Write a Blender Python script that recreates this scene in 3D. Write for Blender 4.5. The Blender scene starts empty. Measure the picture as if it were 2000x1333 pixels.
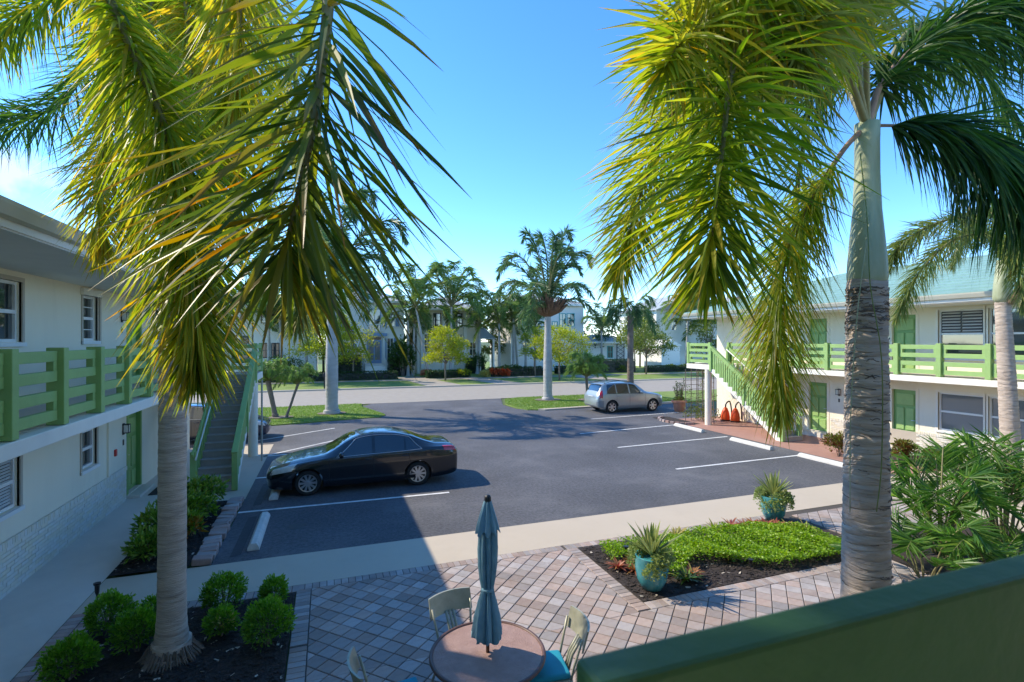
import bpy, bmesh, math, random
from mathutils import Vector, Matrix
R = math.radians
sc = bpy.context.scene
col = sc.collection

# ------------------------------------------------------------------ camera
YAW = math.atan(0.36); SN, CS = math.sin(YAW), math.cos(YAW); EYE = 4.0
cd = bpy.data.cameras.new('camera'); cam = bpy.data.objects.new('camera', cd); col.objects.link(cam)
cd.sensor_width = 36; cd.lens = 18; cd.clip_start = 0.03; cd.clip_end = 2000; cd.shift_y = -0.00075
cam.location = (0, 0, EYE); cam.rotation_euler = (R(90), 0, -YAW)
cd.dof.use_dof = True; cd.dof.focus_distance = 14; cd.dof.aperture_fstop = 6.3
sc.camera = cam

# ------------------------------------------------------------------ sky, sun, exposure
SUN_EL = R(41.5); SUN_AZ = math.atan2(-0.783, 0.62)
w = bpy.data.worlds.new('World'); sc.world = w; w.use_nodes = True
nt = w.node_tree; nt.nodes.clear()
sky = nt.nodes.new('ShaderNodeTexSky'); sky.sky_type = 'NISHITA'; sky.sun_disc = False
sky.sun_elevation = SUN_EL; sky.sun_rotation = SUN_AZ
sky.altitude = 0; sky.air_density = 0.7; sky.dust_density = 0.0; sky.ozone_density = 3.0
bg = nt.nodes.new('ShaderNodeBackground'); bg.inputs[1].default_value = 0.15
out = nt.nodes.new('ShaderNodeOutputWorld')
hsv = nt.nodes.new('ShaderNodeHueSaturation'); hsv.inputs['Saturation'].default_value = 1.22; hsv.inputs['Hue'].default_value = 0.5
nt.links.new(sky.outputs[0], hsv.inputs['Color']); 
# one small wisp of cloud low on the left
wtc = nt.nodes.new('ShaderNodeTexCoord'); cdir = Vector((-0.583, 1.273, 0.325)).normalized()
vs_ = nt.nodes.new('ShaderNodeVectorMath'); vs_.operation = 'SUBTRACT'; vs_.inputs[1].default_value = cdir; nt.links.new(wtc.outputs['Generated'], vs_.inputs[0])
vm_ = nt.nodes.new('ShaderNodeVectorMath'); vm_.operation = 'MULTIPLY'; vm_.inputs[1].default_value = (1, 1, 2.0); nt.links.new(vs_.outputs[0], vm_.inputs[0])
vl_ = nt.nodes.new('ShaderNodeVectorMath'); vl_.operation = 'LENGTH'; nt.links.new(vm_.outputs[0], vl_.inputs[0])
wn_ = nt.nodes.new('ShaderNodeTexNoise'); wn_.inputs['Scale'].default_value = 26; wn_.inputs['Detail'].default_value = 6; nt.links.new(wtc.outputs['Generated'], wn_.inputs['Vector'])
wa_ = nt.nodes.new('ShaderNodeMath'); wa_.operation = 'MULTIPLY_ADD'; wa_.inputs[1].default_value = -0.16; nt.links.new(wn_.outputs['Fac'], wa_.inputs[0]); nt.links.new(vl_.outputs['Value'], wa_.inputs[2])
wr_ = nt.nodes.new('ShaderNodeMapRange'); wr_.inputs[1].default_value = -0.055; wr_.inputs[2].default_value = -0.01; wr_.inputs[3].default_value = 0.8; wr_.inputs[4].default_value = 0.0; nt.links.new(wa_.outputs[0], wr_.inputs[0])
wm_ = nt.nodes.new('ShaderNodeMixRGB'); wm_.inputs[2].default_value = (2.3, 2.35, 2.4, 1); nt.links.new(wr_.outputs[0], wm_.inputs[0]); nt.links.new(hsv.outputs[0], wm_.inputs[1])
nt.links.new(wm_.outputs[0], bg.inputs[0]); nt.links.new(bg.outputs[0], out.inputs[0])
sl = bpy.data.lights.new('sun', 'SUN'); sl.energy = 2.15; sl.angle = R(0.55); sl.color = (1, 0.885, 0.70)
so = bpy.data.objects.new('sun', sl); col.objects.link(so)
dv = Vector((0.783 * math.cos(SUN_EL), -0.62 * math.cos(SUN_EL), -math.sin(SUN_EL)))
so.rotation_euler = dv.to_track_quat('-Z', 'Y').to_euler(); so.location = (-20, 20, 30)
sc.view_settings.view_transform = 'Standard'; sc.view_settings.look = 'None'
sc.view_settings.exposure = 1.54; sc.view_settings.gamma = 1; sc.view_settings.use_curve_mapping = False
sc.cycles.max_bounces = 10; sc.cycles.diffuse_bounces = 6; sc.cycles.transparent_max_bounces = 8
sc.cycles.use_denoising = True
try: sc.cycles.denoiser = 'OPENIMAGEDENOISE'
except Exception: pass

# ------------------------------------------------------------------ helpers
rnd = random.Random(11)
def ray(px, py):
    u = (px - 1000) / 1000.0; v = (py - 665) / 1000.0
    return Vector((u * CS + SN, -u * SN + CS, -v))
def W(px, py, Z):                      # the point Z metres deep along a line of sight
    return Vector((0, 0, EYE)) + ray(px, py) * Z
def atY(px, py, Y):                    # the point of the plane y = Y
    r = ray(px, py); return Vector((0, 0, EYE)) + r * (Y / r.y)

class MB:
    def __init__(s): s.v = []; s.f = []; s.c = []
    def add(s, vs, fs, c=None):
        n = len(s.v); s.v.extend([tuple(p) for p in vs]); s.f.extend([tuple(i + n for i in q) for q in fs])
        s.c.extend([c or (0.5, 0.5, 0.5)] * len(vs) if not isinstance(c, list) else c)
        return s
    def box(s, a, b):
        x0, x1 = sorted((a[0], b[0])); y0, y1 = sorted((a[1], b[1])); z0, z1 = sorted((a[2], b[2]))
        return s.add([(x0,y0,z0),(x1,y0,z0),(x1,y1,z0),(x0,y1,z0),(x0,y0,z1),(x1,y0,z1),(x1,y1,z1),(x0,y1,z1)],
              [(0,3,2,1),(4,5,6,7),(0,1,5,4),(1,2,6,5),(2,3,7,6),(3,0,4,7)])
    def obox(s, c, sz, rz=0, rx=0, ry=0):
        m = Matrix.Translation(c) @ Matrix.Rotation(rz, 4, 'Z') @ Matrix.Rotation(ry, 4, 'Y') @ Matrix.Rotation(rx, 4, 'X')
        h = [d / 2 for d in sz]
        vs = [m @ Vector((sx*h[0], sy*h[1], sz_*h[2])) for sz_ in (-1,1) for sx, sy in ((-1,-1),(1,-1),(1,1),(-1,1))]
        return s.add(vs, [(0,3,2,1),(4,5,6,7),(0,1,5,4),(1,2,6,5),(2,3,7,6),(3,0,4,7)])
    def prism(s, poly, z0, z1):
        n = len(poly)
        a = sum(poly[i][0]*poly[(i+1)%n][1]-poly[(i+1)%n][0]*poly[i][1] for i in range(n))
        if a < 0: poly = poly[::-1]
        vs = [(p[0],p[1],z0) for p in poly] + [(p[0],p[1],z1) for p in poly]
        fs = [tuple(range(n-1,-1,-1)), tuple(range(n,2*n))] + [(i,(i+1)%n,(i+1)%n+n,i+n) for i in range(n)]
        return s.add(vs, fs)
    def sheet(s, poly, z):
        n = len(poly)
        a = sum(poly[i][0]*poly[(i+1)%n][1]-poly[(i+1)%n][0]*poly[i][1] for i in range(n))
        if a < 0: poly = poly[::-1]
        return s.add([(p[0],p[1],z) for p in poly], [tuple(range(n))])
    def tube(s, pts, rad, n=8, caps=True, c=None):
        pts = [Vector(p) for p in pts]
        if not isinstance(rad, (list, tuple)): rad = [rad]*len(pts)
        vs = []; fs = []; ref = None
        for i, p in enumerate(pts):
            t = (pts[min(i+1,len(pts)-1)] - pts[max(i-1,0)]).normalized()
            if ref is None:
                ref = Vector((1,0,0)) if abs(t.x) < 0.9 else Vector((0,1,0))
            a = (ref - t*ref.dot(t)).normalized(); b = t.cross(a); ref = a
            for k in range(n):
                th = 2*math.pi*k/n
                vs.append(p + (a*math.cos(th) + b*math.sin(th))*rad[i])
        for i in range(len(pts)-1):
            for k in range(n):
                k2 = (k+1)%n
                fs.append((i*n+k, i*n+k2, (i+1)*n+k2, (i+1)*n+k))
        if caps:
            fs.append(tuple(range(n-1,-1,-1))); m = (len(pts)-1)*n; fs.append(tuple(range(m, m+n)))
        return s.add(vs, fs, c)
    def lathe(s, prof, n=24, o=(0,0,0), wob=None):
        vs = []; fs = []
        for i, (r, z) in enumerate(prof):
            for k in range(n):
                th = 2*math.pi*k/n; q = r*(wob(th, i) if wob else 1)
                vs.append((o[0]+q*math.cos(th), o[1]+q*math.sin(th), o[2]+z))
        for i in range(len(prof)-1):
            for k in range(n):
                k2 = (k+1)%n; fs.append((i*n+k, i*n+k2, (i+1)*n+k2, (i+1)*n+k))
        if prof[0][0] > 1e-6: fs.append(tuple(range(n-1,-1,-1)))
        if prof[-1][0] > 1e-6: m = (len(prof)-1)*n; fs.append(tuple(range(m, m+n)))
        return s.add(vs, fs)
    def mesh(s, name, smooth=False, attr=False):
        me = bpy.data.meshes.new(name); me.from_pydata(s.v, [], s.f)
        if attr:
            a = me.color_attributes.new('lc', 'FLOAT_COLOR', 'POINT')
            flat = []
            for c in s.c: flat += [c[0], c[1], c[2], 1.0]
            a.data.foreach_set('color', flat)
        if smooth:
            me.polygons.foreach_set('use_smooth', [True]*len(me.polygons))
            if smooth is not True: me.set_sharp_from_angle(angle=R(smooth))
        me.update()
        return me
    def build(s, name, mat, parent=None, smooth=False, bevel=0, local=False, attr=False, label=None, kind=None):
        return put(name, s.mesh(name, smooth, attr), mat, parent, bevel, local, label, kind)
def put(name, me, mat, parent=None, bevel=0, local=False, label=None, kind=None):
    o = bpy.data.objects.new(name, me); col.objects.link(o)
    if mat is not None and len(me.materials) == 0: me.materials.append(mat)
    if parent is not None:
        o.parent = parent
        if not local and parent.type == 'EMPTY': o.location = -parent.location
    if bevel:
        b = o.modifiers.new('bevel', 'BEVEL'); b.width = bevel; b.segments = 2; b.limit_method = 'ANGLE'; b.angle_limit = R(40)
    if label: o['label'] = label
    if kind: o['kind'] = kind
    return o
def tag(o, label=None, cat=None, group=None, kind=None):
    if label: o['label'] = label
    if cat: o['category'] = cat
    if group: o['group'] = group
    if kind: o['kind'] = kind
    return o
def thing(name, loc, label, cat, group=None, rz=0):
    o = bpy.data.objects.new(name, None); col.objects.link(o); o.location = loc; o.rotation_euler = (0,0,rz)
    o.empty_display_size = 0.2
    return tag(o, label, cat, group)
def copy_tree(o, parent=None):
    c = o.copy(); col.objects.link(c)
    if parent is not None: c.parent = parent
    for ch in list(o.children): copy_tree(ch, c)
    return c

# ------------------------------------------------------------------ materials
def nodes(name):
    m = bpy.data.materials.new(name); m.use_nodes = True
    t = m.node_tree; return m, t, t.nodes['Principled BSDF'], t.nodes['Material Output']
def N(t, kind, **kw):
    n = t.nodes.new(kind)
    for k, v in kw.items(): setattr(n, k, v)
    return n
def mat(name, c, rough=0.6, var=0.12, scale=3.0, bump=0.0, bscale=60, metal=0, spec=0.5, coat=0, c2=None, grime=None, gs=0.7, piece=0.0, stretch=None):
    m, t, b, o = nodes(name)
    tc = N(t, 'ShaderNodeTexCoord'); src = tc.outputs['Object']
    if stretch:
        mp = N(t, 'ShaderNodeMapping'); mp.inputs['Scale'].default_value = stretch
        t.links.new(src, mp.inputs[0]); src = mp.outputs[0]
    n1 = N(t, 'ShaderNodeTexNoise'); n1.inputs['Scale'].default_value = scale; n1.inputs['Detail'].default_value = 7; n1.inputs['Roughness'].default_value = 0.62
    t.links.new(src, n1.inputs['Vector'])
    rp = N(t, 'ShaderNodeValToRGB'); rp.color_ramp.elements[0].position = 0.3; rp.color_ramp.elements[1].position = 0.72
    a = [max(0, x*(1-var)) for x in c]; d = list(c2) if c2 else [min(1, x*(1+var)) for x in c]
    rp.color_ramp.elements[0].color = (*a, 1); rp.color_ramp.elements[1].color = (*d, 1)
    t.links.new(n1.outputs['Fac'], rp.inputs[0]); cur = rp.outputs[0]
    if grime:
        n3 = N(t, 'ShaderNodeTexNoise'); n3.inputs['Scale'].default_value = gs; n3.inputs['Detail'].default_value = 9; n3.inputs['Roughness'].default_value = 0.7
        t.links.new(src, n3.inputs['Vector'])
        r3 = N(t, 'ShaderNodeValToRGB'); r3.color_ramp.elements[0].position = 0.5; r3.color_ramp.elements[1].position = 0.78
        r3.color_ramp.elements[0].color = (0,0,0,1); r3.color_ramp.elements[1].color = (0.75,0.75,0.75,1)
        t.links.new(n3.outputs['Fac'], r3.inputs[0])
        mx = N(t, 'ShaderNodeMixRGB'); mx.inputs[2].default_value = (*grime, 1)
        t.links.new(r3.outputs[0], mx.inputs[0]); t.links.new(cur, mx.inputs[1]); cur = mx.outputs[0]
    if piece:
        oi = N(t, 'ShaderNodeObjectInfo'); ge = N(t, 'ShaderNodeNewGeometry')
        ad = N(t, 'ShaderNodeMath', operation='ADD'); t.links.new(oi.outputs['Random'], ad.inputs[0]); t.links.new(ge.outputs['Random Per Island'], ad.inputs[1])
        fr = N(t, 'ShaderNodeMath', operation='FRACT'); t.links.new(ad.outputs[0], fr.inputs[0])
        hs = N(t, 'ShaderNodeHueSaturation')
        mr = N(t, 'ShaderNodeMapRange'); mr.inputs[3].default_value = 1-piece; mr.inputs[4].default_value = 1+piece*0.8
        t.links.new(fr.outputs[0], mr.inputs[0]); t.links.new(mr.outputs[0], hs.inputs['Value'])
        m2 = N(t, 'ShaderNodeMath', operation='MULTIPLY'); m2.inputs[1].default_value = 7.3; t.links.new(fr.outputs[0], m2.inputs[0])
        f2 = N(t, 'ShaderNodeMath', operation='FRACT'); t.links.new(m2.outputs[0], f2.inputs[0])
        mr2 = N(t, 'ShaderNodeMapRange'); mr2.inputs[3].default_value = 0.45; mr2.inputs[4].default_value = 1.2
        t.links.new(f2.outputs[0], mr2.inputs[0]); t.links.new(mr2.outputs[0], hs.inputs['Saturation'])
        t.links.new(cur, hs.inputs['Color']); cur = hs.outputs[0]
    if name == 'asphalt':
        for sc_v, rot, lo in (((0.25,2.6,1),0.25,0.60),((2.2,0.3,1),0.5,0.63)):
            mp2 = N(t, 'ShaderNodeMapping'); mp2.inputs['Scale'].default_value = sc_v; mp2.inputs['Rotation'].default_value = (0,0,rot); t.links.new(tc.outputs['Object'], mp2.inputs[0])
            n4 = N(t, 'ShaderNodeTexNoise'); n4.inputs['Scale'].default_value = 5; n4.inputs['Detail'].default_value = 10; n4.inputs['Roughness'].default_value = 0.75; n4.inputs['Distortion'].default_value = 1.2; t.links.new(mp2.outputs[0], n4.inputs['Vector'])
            r4 = N(t, 'ShaderNodeMapRange'); r4.inputs[1].default_value = lo; r4.inputs[2].default_value = lo+0.1; r4.inputs[4].default_value = 0.5; t.links.new(n4.outputs['Fac'], r4.inputs[0])
            m4 = N(t, 'ShaderNodeMixRGB'); m4.inputs[2].default_value = (0.21,0.21,0.22,1); t.links.new(r4.outputs[0], m4.inputs[0]); t.links.new(cur, m4.inputs[1]); cur = m4.outputs[0]
        n5 = N(t, 'ShaderNodeTexNoise'); n5.inputs['Scale'].default_value = 0.35; n5.inputs['Detail'].default_value = 5; t.links.new(tc.outputs['Object'], n5.inputs['Vector'])
        r5 = N(t, 'ShaderNodeMapRange'); r5.inputs[1].default_value = 0.35; r5.inputs[2].default_value = 0.65; r5.inputs[3].default_value = 0.78; r5.inputs[4].default_value = 1.12; t.links.new(n5.outputs['Fac'], r5.inputs[0])
        h5 = N(t, 'ShaderNodeHueSaturation'); t.links.new(r5.outputs[0], h5.inputs['Value']); t.links.new(cur, h5.inputs['Color']); cur = h5.outputs[0]
    t.links.new(cur, b.inputs['Base Color'])
    b.inputs['Roughness'].default_value = rough; b.inputs['Metallic'].default_value = metal
    b.inputs['Specular IOR Level'].default_value = spec; b.inputs['Coat Weight'].default_value = coat; b.inputs['Coat Roughness'].default_value = 0.03
    if bump:
        n2 = N(t, 'ShaderNodeTexNoise'); n2.inputs['Scale'].default_value = bscale; n2.inputs['Detail'].default_value = 4
        t.links.new(src, n2.inputs['Vector'])
        bp = N(t, 'ShaderNodeBump'); bp.inputs['Strength'].default_value = bump; bp.inputs['Distance'].default_value = 0.02
        t.links.new(n2.outputs['Fac'], bp.inputs['Height']); t.links.new(bp.outputs[0], b.inputs['Normal'])
    return m
def leafmat(name, cols, tip=(0.30,0.15,0.04), tl=0.45, rough=0.42, tipw=0.5, boost=1.7):
    m, t, b, o = nodes(name)
    at = N(t, 'ShaderNodeAttribute', attribute_name='lc'); sp = N(t, 'ShaderNodeSeparateColor')
    t.links.new(at.outputs['Color'], sp.inputs[0])
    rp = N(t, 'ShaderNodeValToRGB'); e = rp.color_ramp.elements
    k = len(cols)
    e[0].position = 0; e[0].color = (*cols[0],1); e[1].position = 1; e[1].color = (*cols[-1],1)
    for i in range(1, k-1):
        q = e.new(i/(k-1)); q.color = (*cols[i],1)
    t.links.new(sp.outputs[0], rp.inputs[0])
    # dry tips: along-the-leaf (g) against a per-leaf random (b)
    ad = N(t, 'ShaderNodeMath', operation='MULTIPLY'); t.links.new(sp.outputs[1], ad.inputs[0]); t.links.new(sp.outputs[2], ad.inputs[1])
    mr = N(t, 'ShaderNodeMapRange'); mr.inputs[1].default_value = 1-tipw; mr.inputs[2].default_value = 1.0; mr.inputs[4].default_value = 0.9
    t.links.new(ad.outputs[0], mr.inputs[0])
    mx = N(t, 'ShaderNodeMixRGB'); mx.inputs[2].default_value = (*tip,1)
    t.links.new(mr.outputs[0], mx.inputs[0]); t.links.new(rp.outputs[0], mx.inputs[1])
    t.links.new(mx.outputs[0], b.inputs['Base Color']); b.inputs['Roughness'].default_value = rough; b.inputs['Specular IOR Level'].default_value = 0.45
    tr = N(t, 'ShaderNodeBsdfTranslucent')
    hs = N(t, 'ShaderNodeHueSaturation'); hs.inputs['Value'].default_value = boost; hs.inputs['Saturation'].default_value = 1.1
    t.links.new(mx.outputs[0], hs.inputs['Color']); t.links.new(hs.outputs[0], tr.inputs[0])
    ms = N(t, 'ShaderNodeMixShader'); ms.inputs[0].default_value = tl
    t.links.new(b.outputs[0], ms.inputs[1]); t.links.new(tr.outputs[0], ms.inputs[2]); t.links.new(ms.outputs[0], o.inputs[0])
    return m
def glassmat(name, c, rough=0.03, spec=1.0):
    m, t, b, o = nodes(name)
    b.inputs['Base Color'].default_value = (*c,1); b.inputs['Roughness'].default_value = rough; b.inputs['Specular IOR Level'].default_value = spec
    b.inputs['Coat Weight'].default_value = 1; b.inputs['Coat Roughness'].default_value = 0.01
    n2 = N(t, 'ShaderNodeTexNoise'); n2.inputs['Scale'].default_value = 0.9
    tc = N(t, 'ShaderNodeTexCoord'); t.links.new(tc.outputs['Object'], n2.inputs['Vector'])
    bp = N(t, 'ShaderNodeBump'); bp.inputs['Strength'].default_value = 0.06; bp.inputs['Distance'].default_value = 0.05
    t.links.new(n2.outputs['Fac'], bp.inputs['Height']); t.links.new(bp.outputs[0], b.inputs['Normal'])
    return m
MT = {}
MT['asphalt'] = mat('asphalt', (0.088,0.089,0.100), 0.75, 0.35, 14, 0.7, 220, c2=(0.145,0.145,0.155), grime=(0.19,0.187,0.19), gs=0.45)
MT['road'] = mat('road', (0.33,0.295,0.245), 0.85, 0.08, 2.0, 0.3, 90)
MT['line'] = mat('line_paint', (0.70,0.70,0.68), 0.7, 0.15, 9, 0.2, 120, grime=(0.22,0.22,0.23), gs=3.5)
MT['conc'] = mat('concrete', (0.50,0.425,0.325), 0.85, 0.05, 1.6, 0.15, 120, grime=(0.42,0.355,0.27), gs=0.8)
MT['grey_walk'] = mat('grey_walk', (0.63,0.58,0.51), 0.75, 0.06, 1.4, 0.12, 150, grime=(0.54,0.50,0.44), gs=0.9)
MT['redconc'] = mat('red_walk', (0.38,0.21,0.16), 0.8, 0.1, 2.2, 0.1, 90)
MT['paver'] = mat('paver', (0.37,0.28,0.24), 0.85, 0.16, 5, 0.35, 120, c2=(0.43,0.35,0.305), grime=(0.19,0.165,0.14), gs=1.3, piece=0.26)
MT['brick_edge'] = mat('brick_edge', (0.40,0.27,0.23), 0.85, 0.18, 6, 0.4, 90, piece=0.22)
MT['sand'] = mat('joint_sand', (0.075,0.065,0.055), 0.95, 0.2, 20)
MT['mulch'] = mat('mulch', (0.028,0.020,0.017), 0.95, 0.5, 18, 1.0, 45, c2=(0.065,0.048,0.04))
MT['lawn'] = mat('lawn', (0.16,0.24,0.045), 0.9, 0.18, 1.2, 0.8, 70, c2=(0.23,0.31,0.065))
MT['earth'] = mat('earth', (0.09,0.13,0.04), 0.95, 0.2, 0.3)
MT['wall'] = mat('stucco_wall', (0.82,0.755,0.60), 0.85, 0.03, 1.2, 0.3, 160, grime=(0.68,0.62,0.49), gs=0.9, stretch=(1,1,0.22))
MT['brickw'] = mat('painted_brick', (0.74,0.68,0.55), 0.75, 0.05, 5, 0.5, 55, piece=0.035)
MT['white'] = mat('white_paint', (0.80,0.76,0.66), 0.6, 0.04, 3, 0.05)
MT['winframe'] = mat('window_frame', (0.76,0.77,0.76), 0.45, 0.03, 4)
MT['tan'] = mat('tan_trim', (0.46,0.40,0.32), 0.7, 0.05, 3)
MT['soffit'] = mat('soffit', (0.72,0.71,0.66), 0.8, 0.05, 2)
MT['green'] = mat('green_paint', (0.29,0.45,0.145), 0.5, 0.07, 2.5, 0.15, 40, grime=(0.22,0.36,0.115), gs=1.8)
MT['doorgreen'] = mat('door_green', (0.19,0.36,0.10), 0.45, 0.05, 3)
MT['railshaded'] = mat('rail_green_shaded', (0.055,0.14,0.042), 0.5, 0.15, 5, 0.2, 18, grime=(0.04,0.10,0.032), gs=5)  # railing green made darker, its shade put into the colour
MT['tread'] = mat('tread_paint', (0.40,0.34,0.30), 0.8, 0.07, 4, 0.2, 120)
MT['roof'] = mat('roof_tile', (0.22,0.37,0.34), 0.85, 0.12, 2.5, 0.1, 30, spec=0.15)
MT['gutter'] = mat('gutter', (0.60,0.58,0.47), 0.55, 0.05, 3)
MT['glass'] = glassmat('window_glass', (0.035,0.05,0.055))
MT['glassblue'] = glassmat('window_glass_blind', (0.16,0.185,0.20), 0.06, 0.8)
MT['blind'] = mat('blind_slat', (0.55,0.56,0.55), 0.6, 0.04, 3)
MT['black'] = mat('black_metal', (0.02,0.02,0.022), 0.45, 0.1, 5)
MT['mat'] = mat('door_mat', (0.03,0.028,0.028), 0.95, 0.4, 30, 0.8, 120)
MT['red'] = mat('red_box', (0.50,0.03,0.03), 0.4, 0.05, 5)
MT['steel'] = mat('steel', (0.62,0.62,0.60), 0.3, 0.06, 6, metal=0.9)
MT['trunk'] = mat('palm_trunk', (0.50,0.395,0.315), 0.9, 0.34, 2.6, 0.9, 12, c2=(0.70,0.585,0.48), grime=(0.31,0.23,0.175), gs=1.3, stretch=(1,1,9))
MT['scar'] = mat('trunk_scar', (0.19,0.15,0.12), 0.95, 0.4, 9, 0.8, 40)
MT['trunkg'] = mat('royal_trunk', (0.42,0.40,0.37), 0.85, 0.12, 1.6, 0.3, 20, stretch=(1,1,4), grime=(0.33,0.31,0.28), gs=1.2)
MT['shaft'] = mat('crownshaft', (0.37,0.42,0.24), 0.5, 0.14, 3.5, 0.06, 30, c2=(0.45,0.48,0.31), grime=(0.30,0.30,0.18), gs=1.8, stretch=(2,2,0.5))
MT['rachis'] = mat('rachis', (0.22,0.20,0.09), 0.6, 0.2, 6)
MT['petiole'] = mat('petiole', (0.27,0.17,0.11), 0.7, 0.25, 8)
MT['boots'] = mat('flower_skirt', (0.20,0.11,0.07), 0.95, 0.4, 6, 1.0, 30)
MT['bark'] = mat('bark', (0.20,0.16,0.13), 0.95, 0.3, 6, 0.7, 30)
MT['fox'] = leafmat('foxtail_leaf', [(0.06,0.11,0.015),(0.12,0.19,0.02),(0.23,0.28,0.03),(0.37,0.36,0.05),(0.46,0.33,0.05)], tip=(0.38,0.16,0.02), tl=0.6, tipw=0.5, boost=1.9)
MT['foxdry'] = leafmat('foxtail_leaf_dry', [(0.03,0.06,0.015),(0.07,0.115,0.02),(0.15,0.20,0.022),(0.24,0.23,0.03),(0.34,0.16,0.02)], tip=(0.22,0.09,0.02), tl=0.45, tipw=0.6, boost=1.7)
MT['foxgreen'] = leafmat('foxtail_leaf_green', [(0.012,0.045,0.010),(0.03,0.085,0.016),(0.06,0.13,0.02),(0.13,0.20,0.035)], tl=0.45, tipw=0.12)
MT['foxpale'] = leafmat('foxtail_leaf_pale', [(0.07,0.13,0.03),(0.14,0.19,0.045),(0.22,0.25,0.06),(0.28,0.27,0.08)], tl=0.4, tipw=0.3)
MT['royal'] = leafmat('royal_leaf', [(0.03,0.075,0.028),(0.06,0.125,0.045),(0.11,0.18,0.07),(0.18,0.23,0.09)], tl=0.45, tipw=0.1)
MT['coco'] = leafmat('coconut_leaf', [(0.05,0.11,0.03),(0.09,0.17,0.05),(0.17,0.25,0.06),(0.30,0.32,0.09)], tl=0.5, tipw=0.25)
MT['areca'] = leafmat('areca_leaf', [(0.03,0.09,0.015),(0.065,0.16,0.028),(0.13,0.25,0.045),(0.24,0.34,0.07)], tl=0.45, tipw=0.1, rough=0.35)
MT['date'] = leafmat('date_leaf', [(0.09,0.17,0.045),(0.15,0.24,0.065),(0.22,0.30,0.09)], tl=0.45, tipw=0.1)
MT['boxwood'] = leafmat('boxwood_leaf', [(0.04,0.10,0.015),(0.085,0.20,0.022),(0.15,0.31,0.03),(0.23,0.39,0.045)], tl=0.4, tipw=0.0, rough=0.35)
MT['croton'] = leafmat('croton_leaf', [(0.025,0.045,0.015),(0.05,0.11,0.018),(0.12,0.23,0.025),(0.22,0.33,0.04),(0.28,0.30,0.05)], tl=0.3, tipw=0.0, rough=0.3)
MT['crotonred'] = leafmat('croton_leaf_red', [(0.10,0.02,0.015),(0.17,0.05,0.02),(0.10,0.13,0.02),(0.26,0.26,0.03)], tl=0.3, tipw=0.0)
MT['rust'] = leafmat('rust_leaf', [(0.20,0.06,0.015),(0.30,0.13,0.02),(0.14,0.14,0.02)], tl=0.3, tipw=0.0)
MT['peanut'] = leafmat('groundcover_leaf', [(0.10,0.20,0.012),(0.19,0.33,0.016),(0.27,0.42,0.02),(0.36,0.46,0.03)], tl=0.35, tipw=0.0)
MT['agave'] = leafmat('agave_leaf', [(0.22,0.27,0.08),(0.34,0.38,0.12),(0.46,0.47,0.17)], tl=0.25, tipw=0.1)
MT['agaveedge'] = leafmat('agave_leaf_centre', [(0.07,0.14,0.04),(0.10,0.18,0.05)], tl=0.25, tipw=0.0)
MT['trail'] = leafmat('trailing_leaf', [(0.12,0.19,0.05),(0.24,0.31,0.10),(0.36,0.40,0.15)], tl=0.35, tipw=0.0)
MT['brompink'] = leafmat('bromeliad_pink', [(0.30,0.06,0.05),(0.38,0.13,0.08),(0.42,0.25,0.10)], tl=0.3, tipw=0.1)
MT['bromyel'] = leafmat('bromeliad_yellow', [(0.36,0.30,0.06),(0.46,0.40,0.13),(0.26,0.28,0.05)], tl=0.3, tipw=0.1)
MT['bromora'] = leafmat('bromeliad_orange', [(0.36,0.17,0.05),(0.40,0.10,0.05),(0.24,0.22,0.05)], tl=0.3, tipw=0.1)
MT['bromred'] = leafmat('bromeliad_red', [(0.40,0.04,0.02),(0.48,0.10,0.03),(0.25,0.03,0.02)], tl=0.3, tipw=0.1)
MT['treeyel'] = leafmat('yellow_tree_leaf', [(0.11,0.15,0.015),(0.22,0.27,0.02),(0.34,0.37,0.03),(0.42,0.40,0.05)], tl=0.4, tipw=0.0)
MT['treegrn'] = leafmat('green_tree_leaf', [(0.02,0.055,0.012),(0.045,0.10,0.018),(0.08,0.15,0.025)], tl=0.3, tipw=0.0)
MT['treemix'] = leafmat('olive_tree_leaf', [(0.05,0.09,0.02),(0.11,0.16,0.03),(0.22,0.25,0.04)], tl=0.35, tipw=0.0)
MT['teal'] = mat('teal_glaze', (0.035,0.27,0.32), 0.25, 0.25, 5, 0.06, 12, coat=0.5, c2=(0.09,0.38,0.42), grime=(0.25,0.42,0.42), gs=2.5)
MT['terra'] = mat('terracotta', (0.46,0.22,0.14), 0.85, 0.12, 5, 0.15, 40)
MT['canvas'] = mat('blue_canvas', (0.16,0.33,0.43), 0.85, 0.18, 5, 0.25, 300, c2=(0.23,0.41,0.50))
MT['cushion'] = mat('teal_cushion', (0.01,0.28,0.38), 0.8, 0.08, 5, 0.2, 200)
MT['mesh'] = mat('table_top', (0.40,0.24,0.20), 0.55, 0.12, 8, 0.9, 130, c2=(0.48,0.31,0.26))
MT['bronze'] = mat('bronze_rim', (0.11,0.055,0.04), 0.5, 0.2, 8)
MT['chair'] = mat('chair_metal', (0.34,0.34,0.25), 0.45, 0.1, 8, metal=0.2, c2=(0.44,0.43,0.33))
MT['wood'] = mat('dark_pole', (0.06,0.022,0.014), 0.4, 0.3, 6)
MT['stop'] = mat('wheel_stop', (0.62,0.60,0.55), 0.85, 0.10, 6, 0.4, 60, grime=(0.40,0.38,0.34), gs=4)
MT['tyre'] = mat('tyre', (0.02,0.02,0.02), 0.85, 0.2, 20)
MT['rim'] = mat('alloy', (0.60,0.60,0.60), 0.28, 0.04, 5, metal=0.85)
MT['blackpaint'] = mat('black_car_paint', (0.006,0.007,0.010), 0.25, 0.1, 3, coat=1.0)
MT['bluepaint'] = mat('navy_car_paint', (0.012,0.022,0.045), 0.25, 0.1, 3, coat=1.0)
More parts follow.
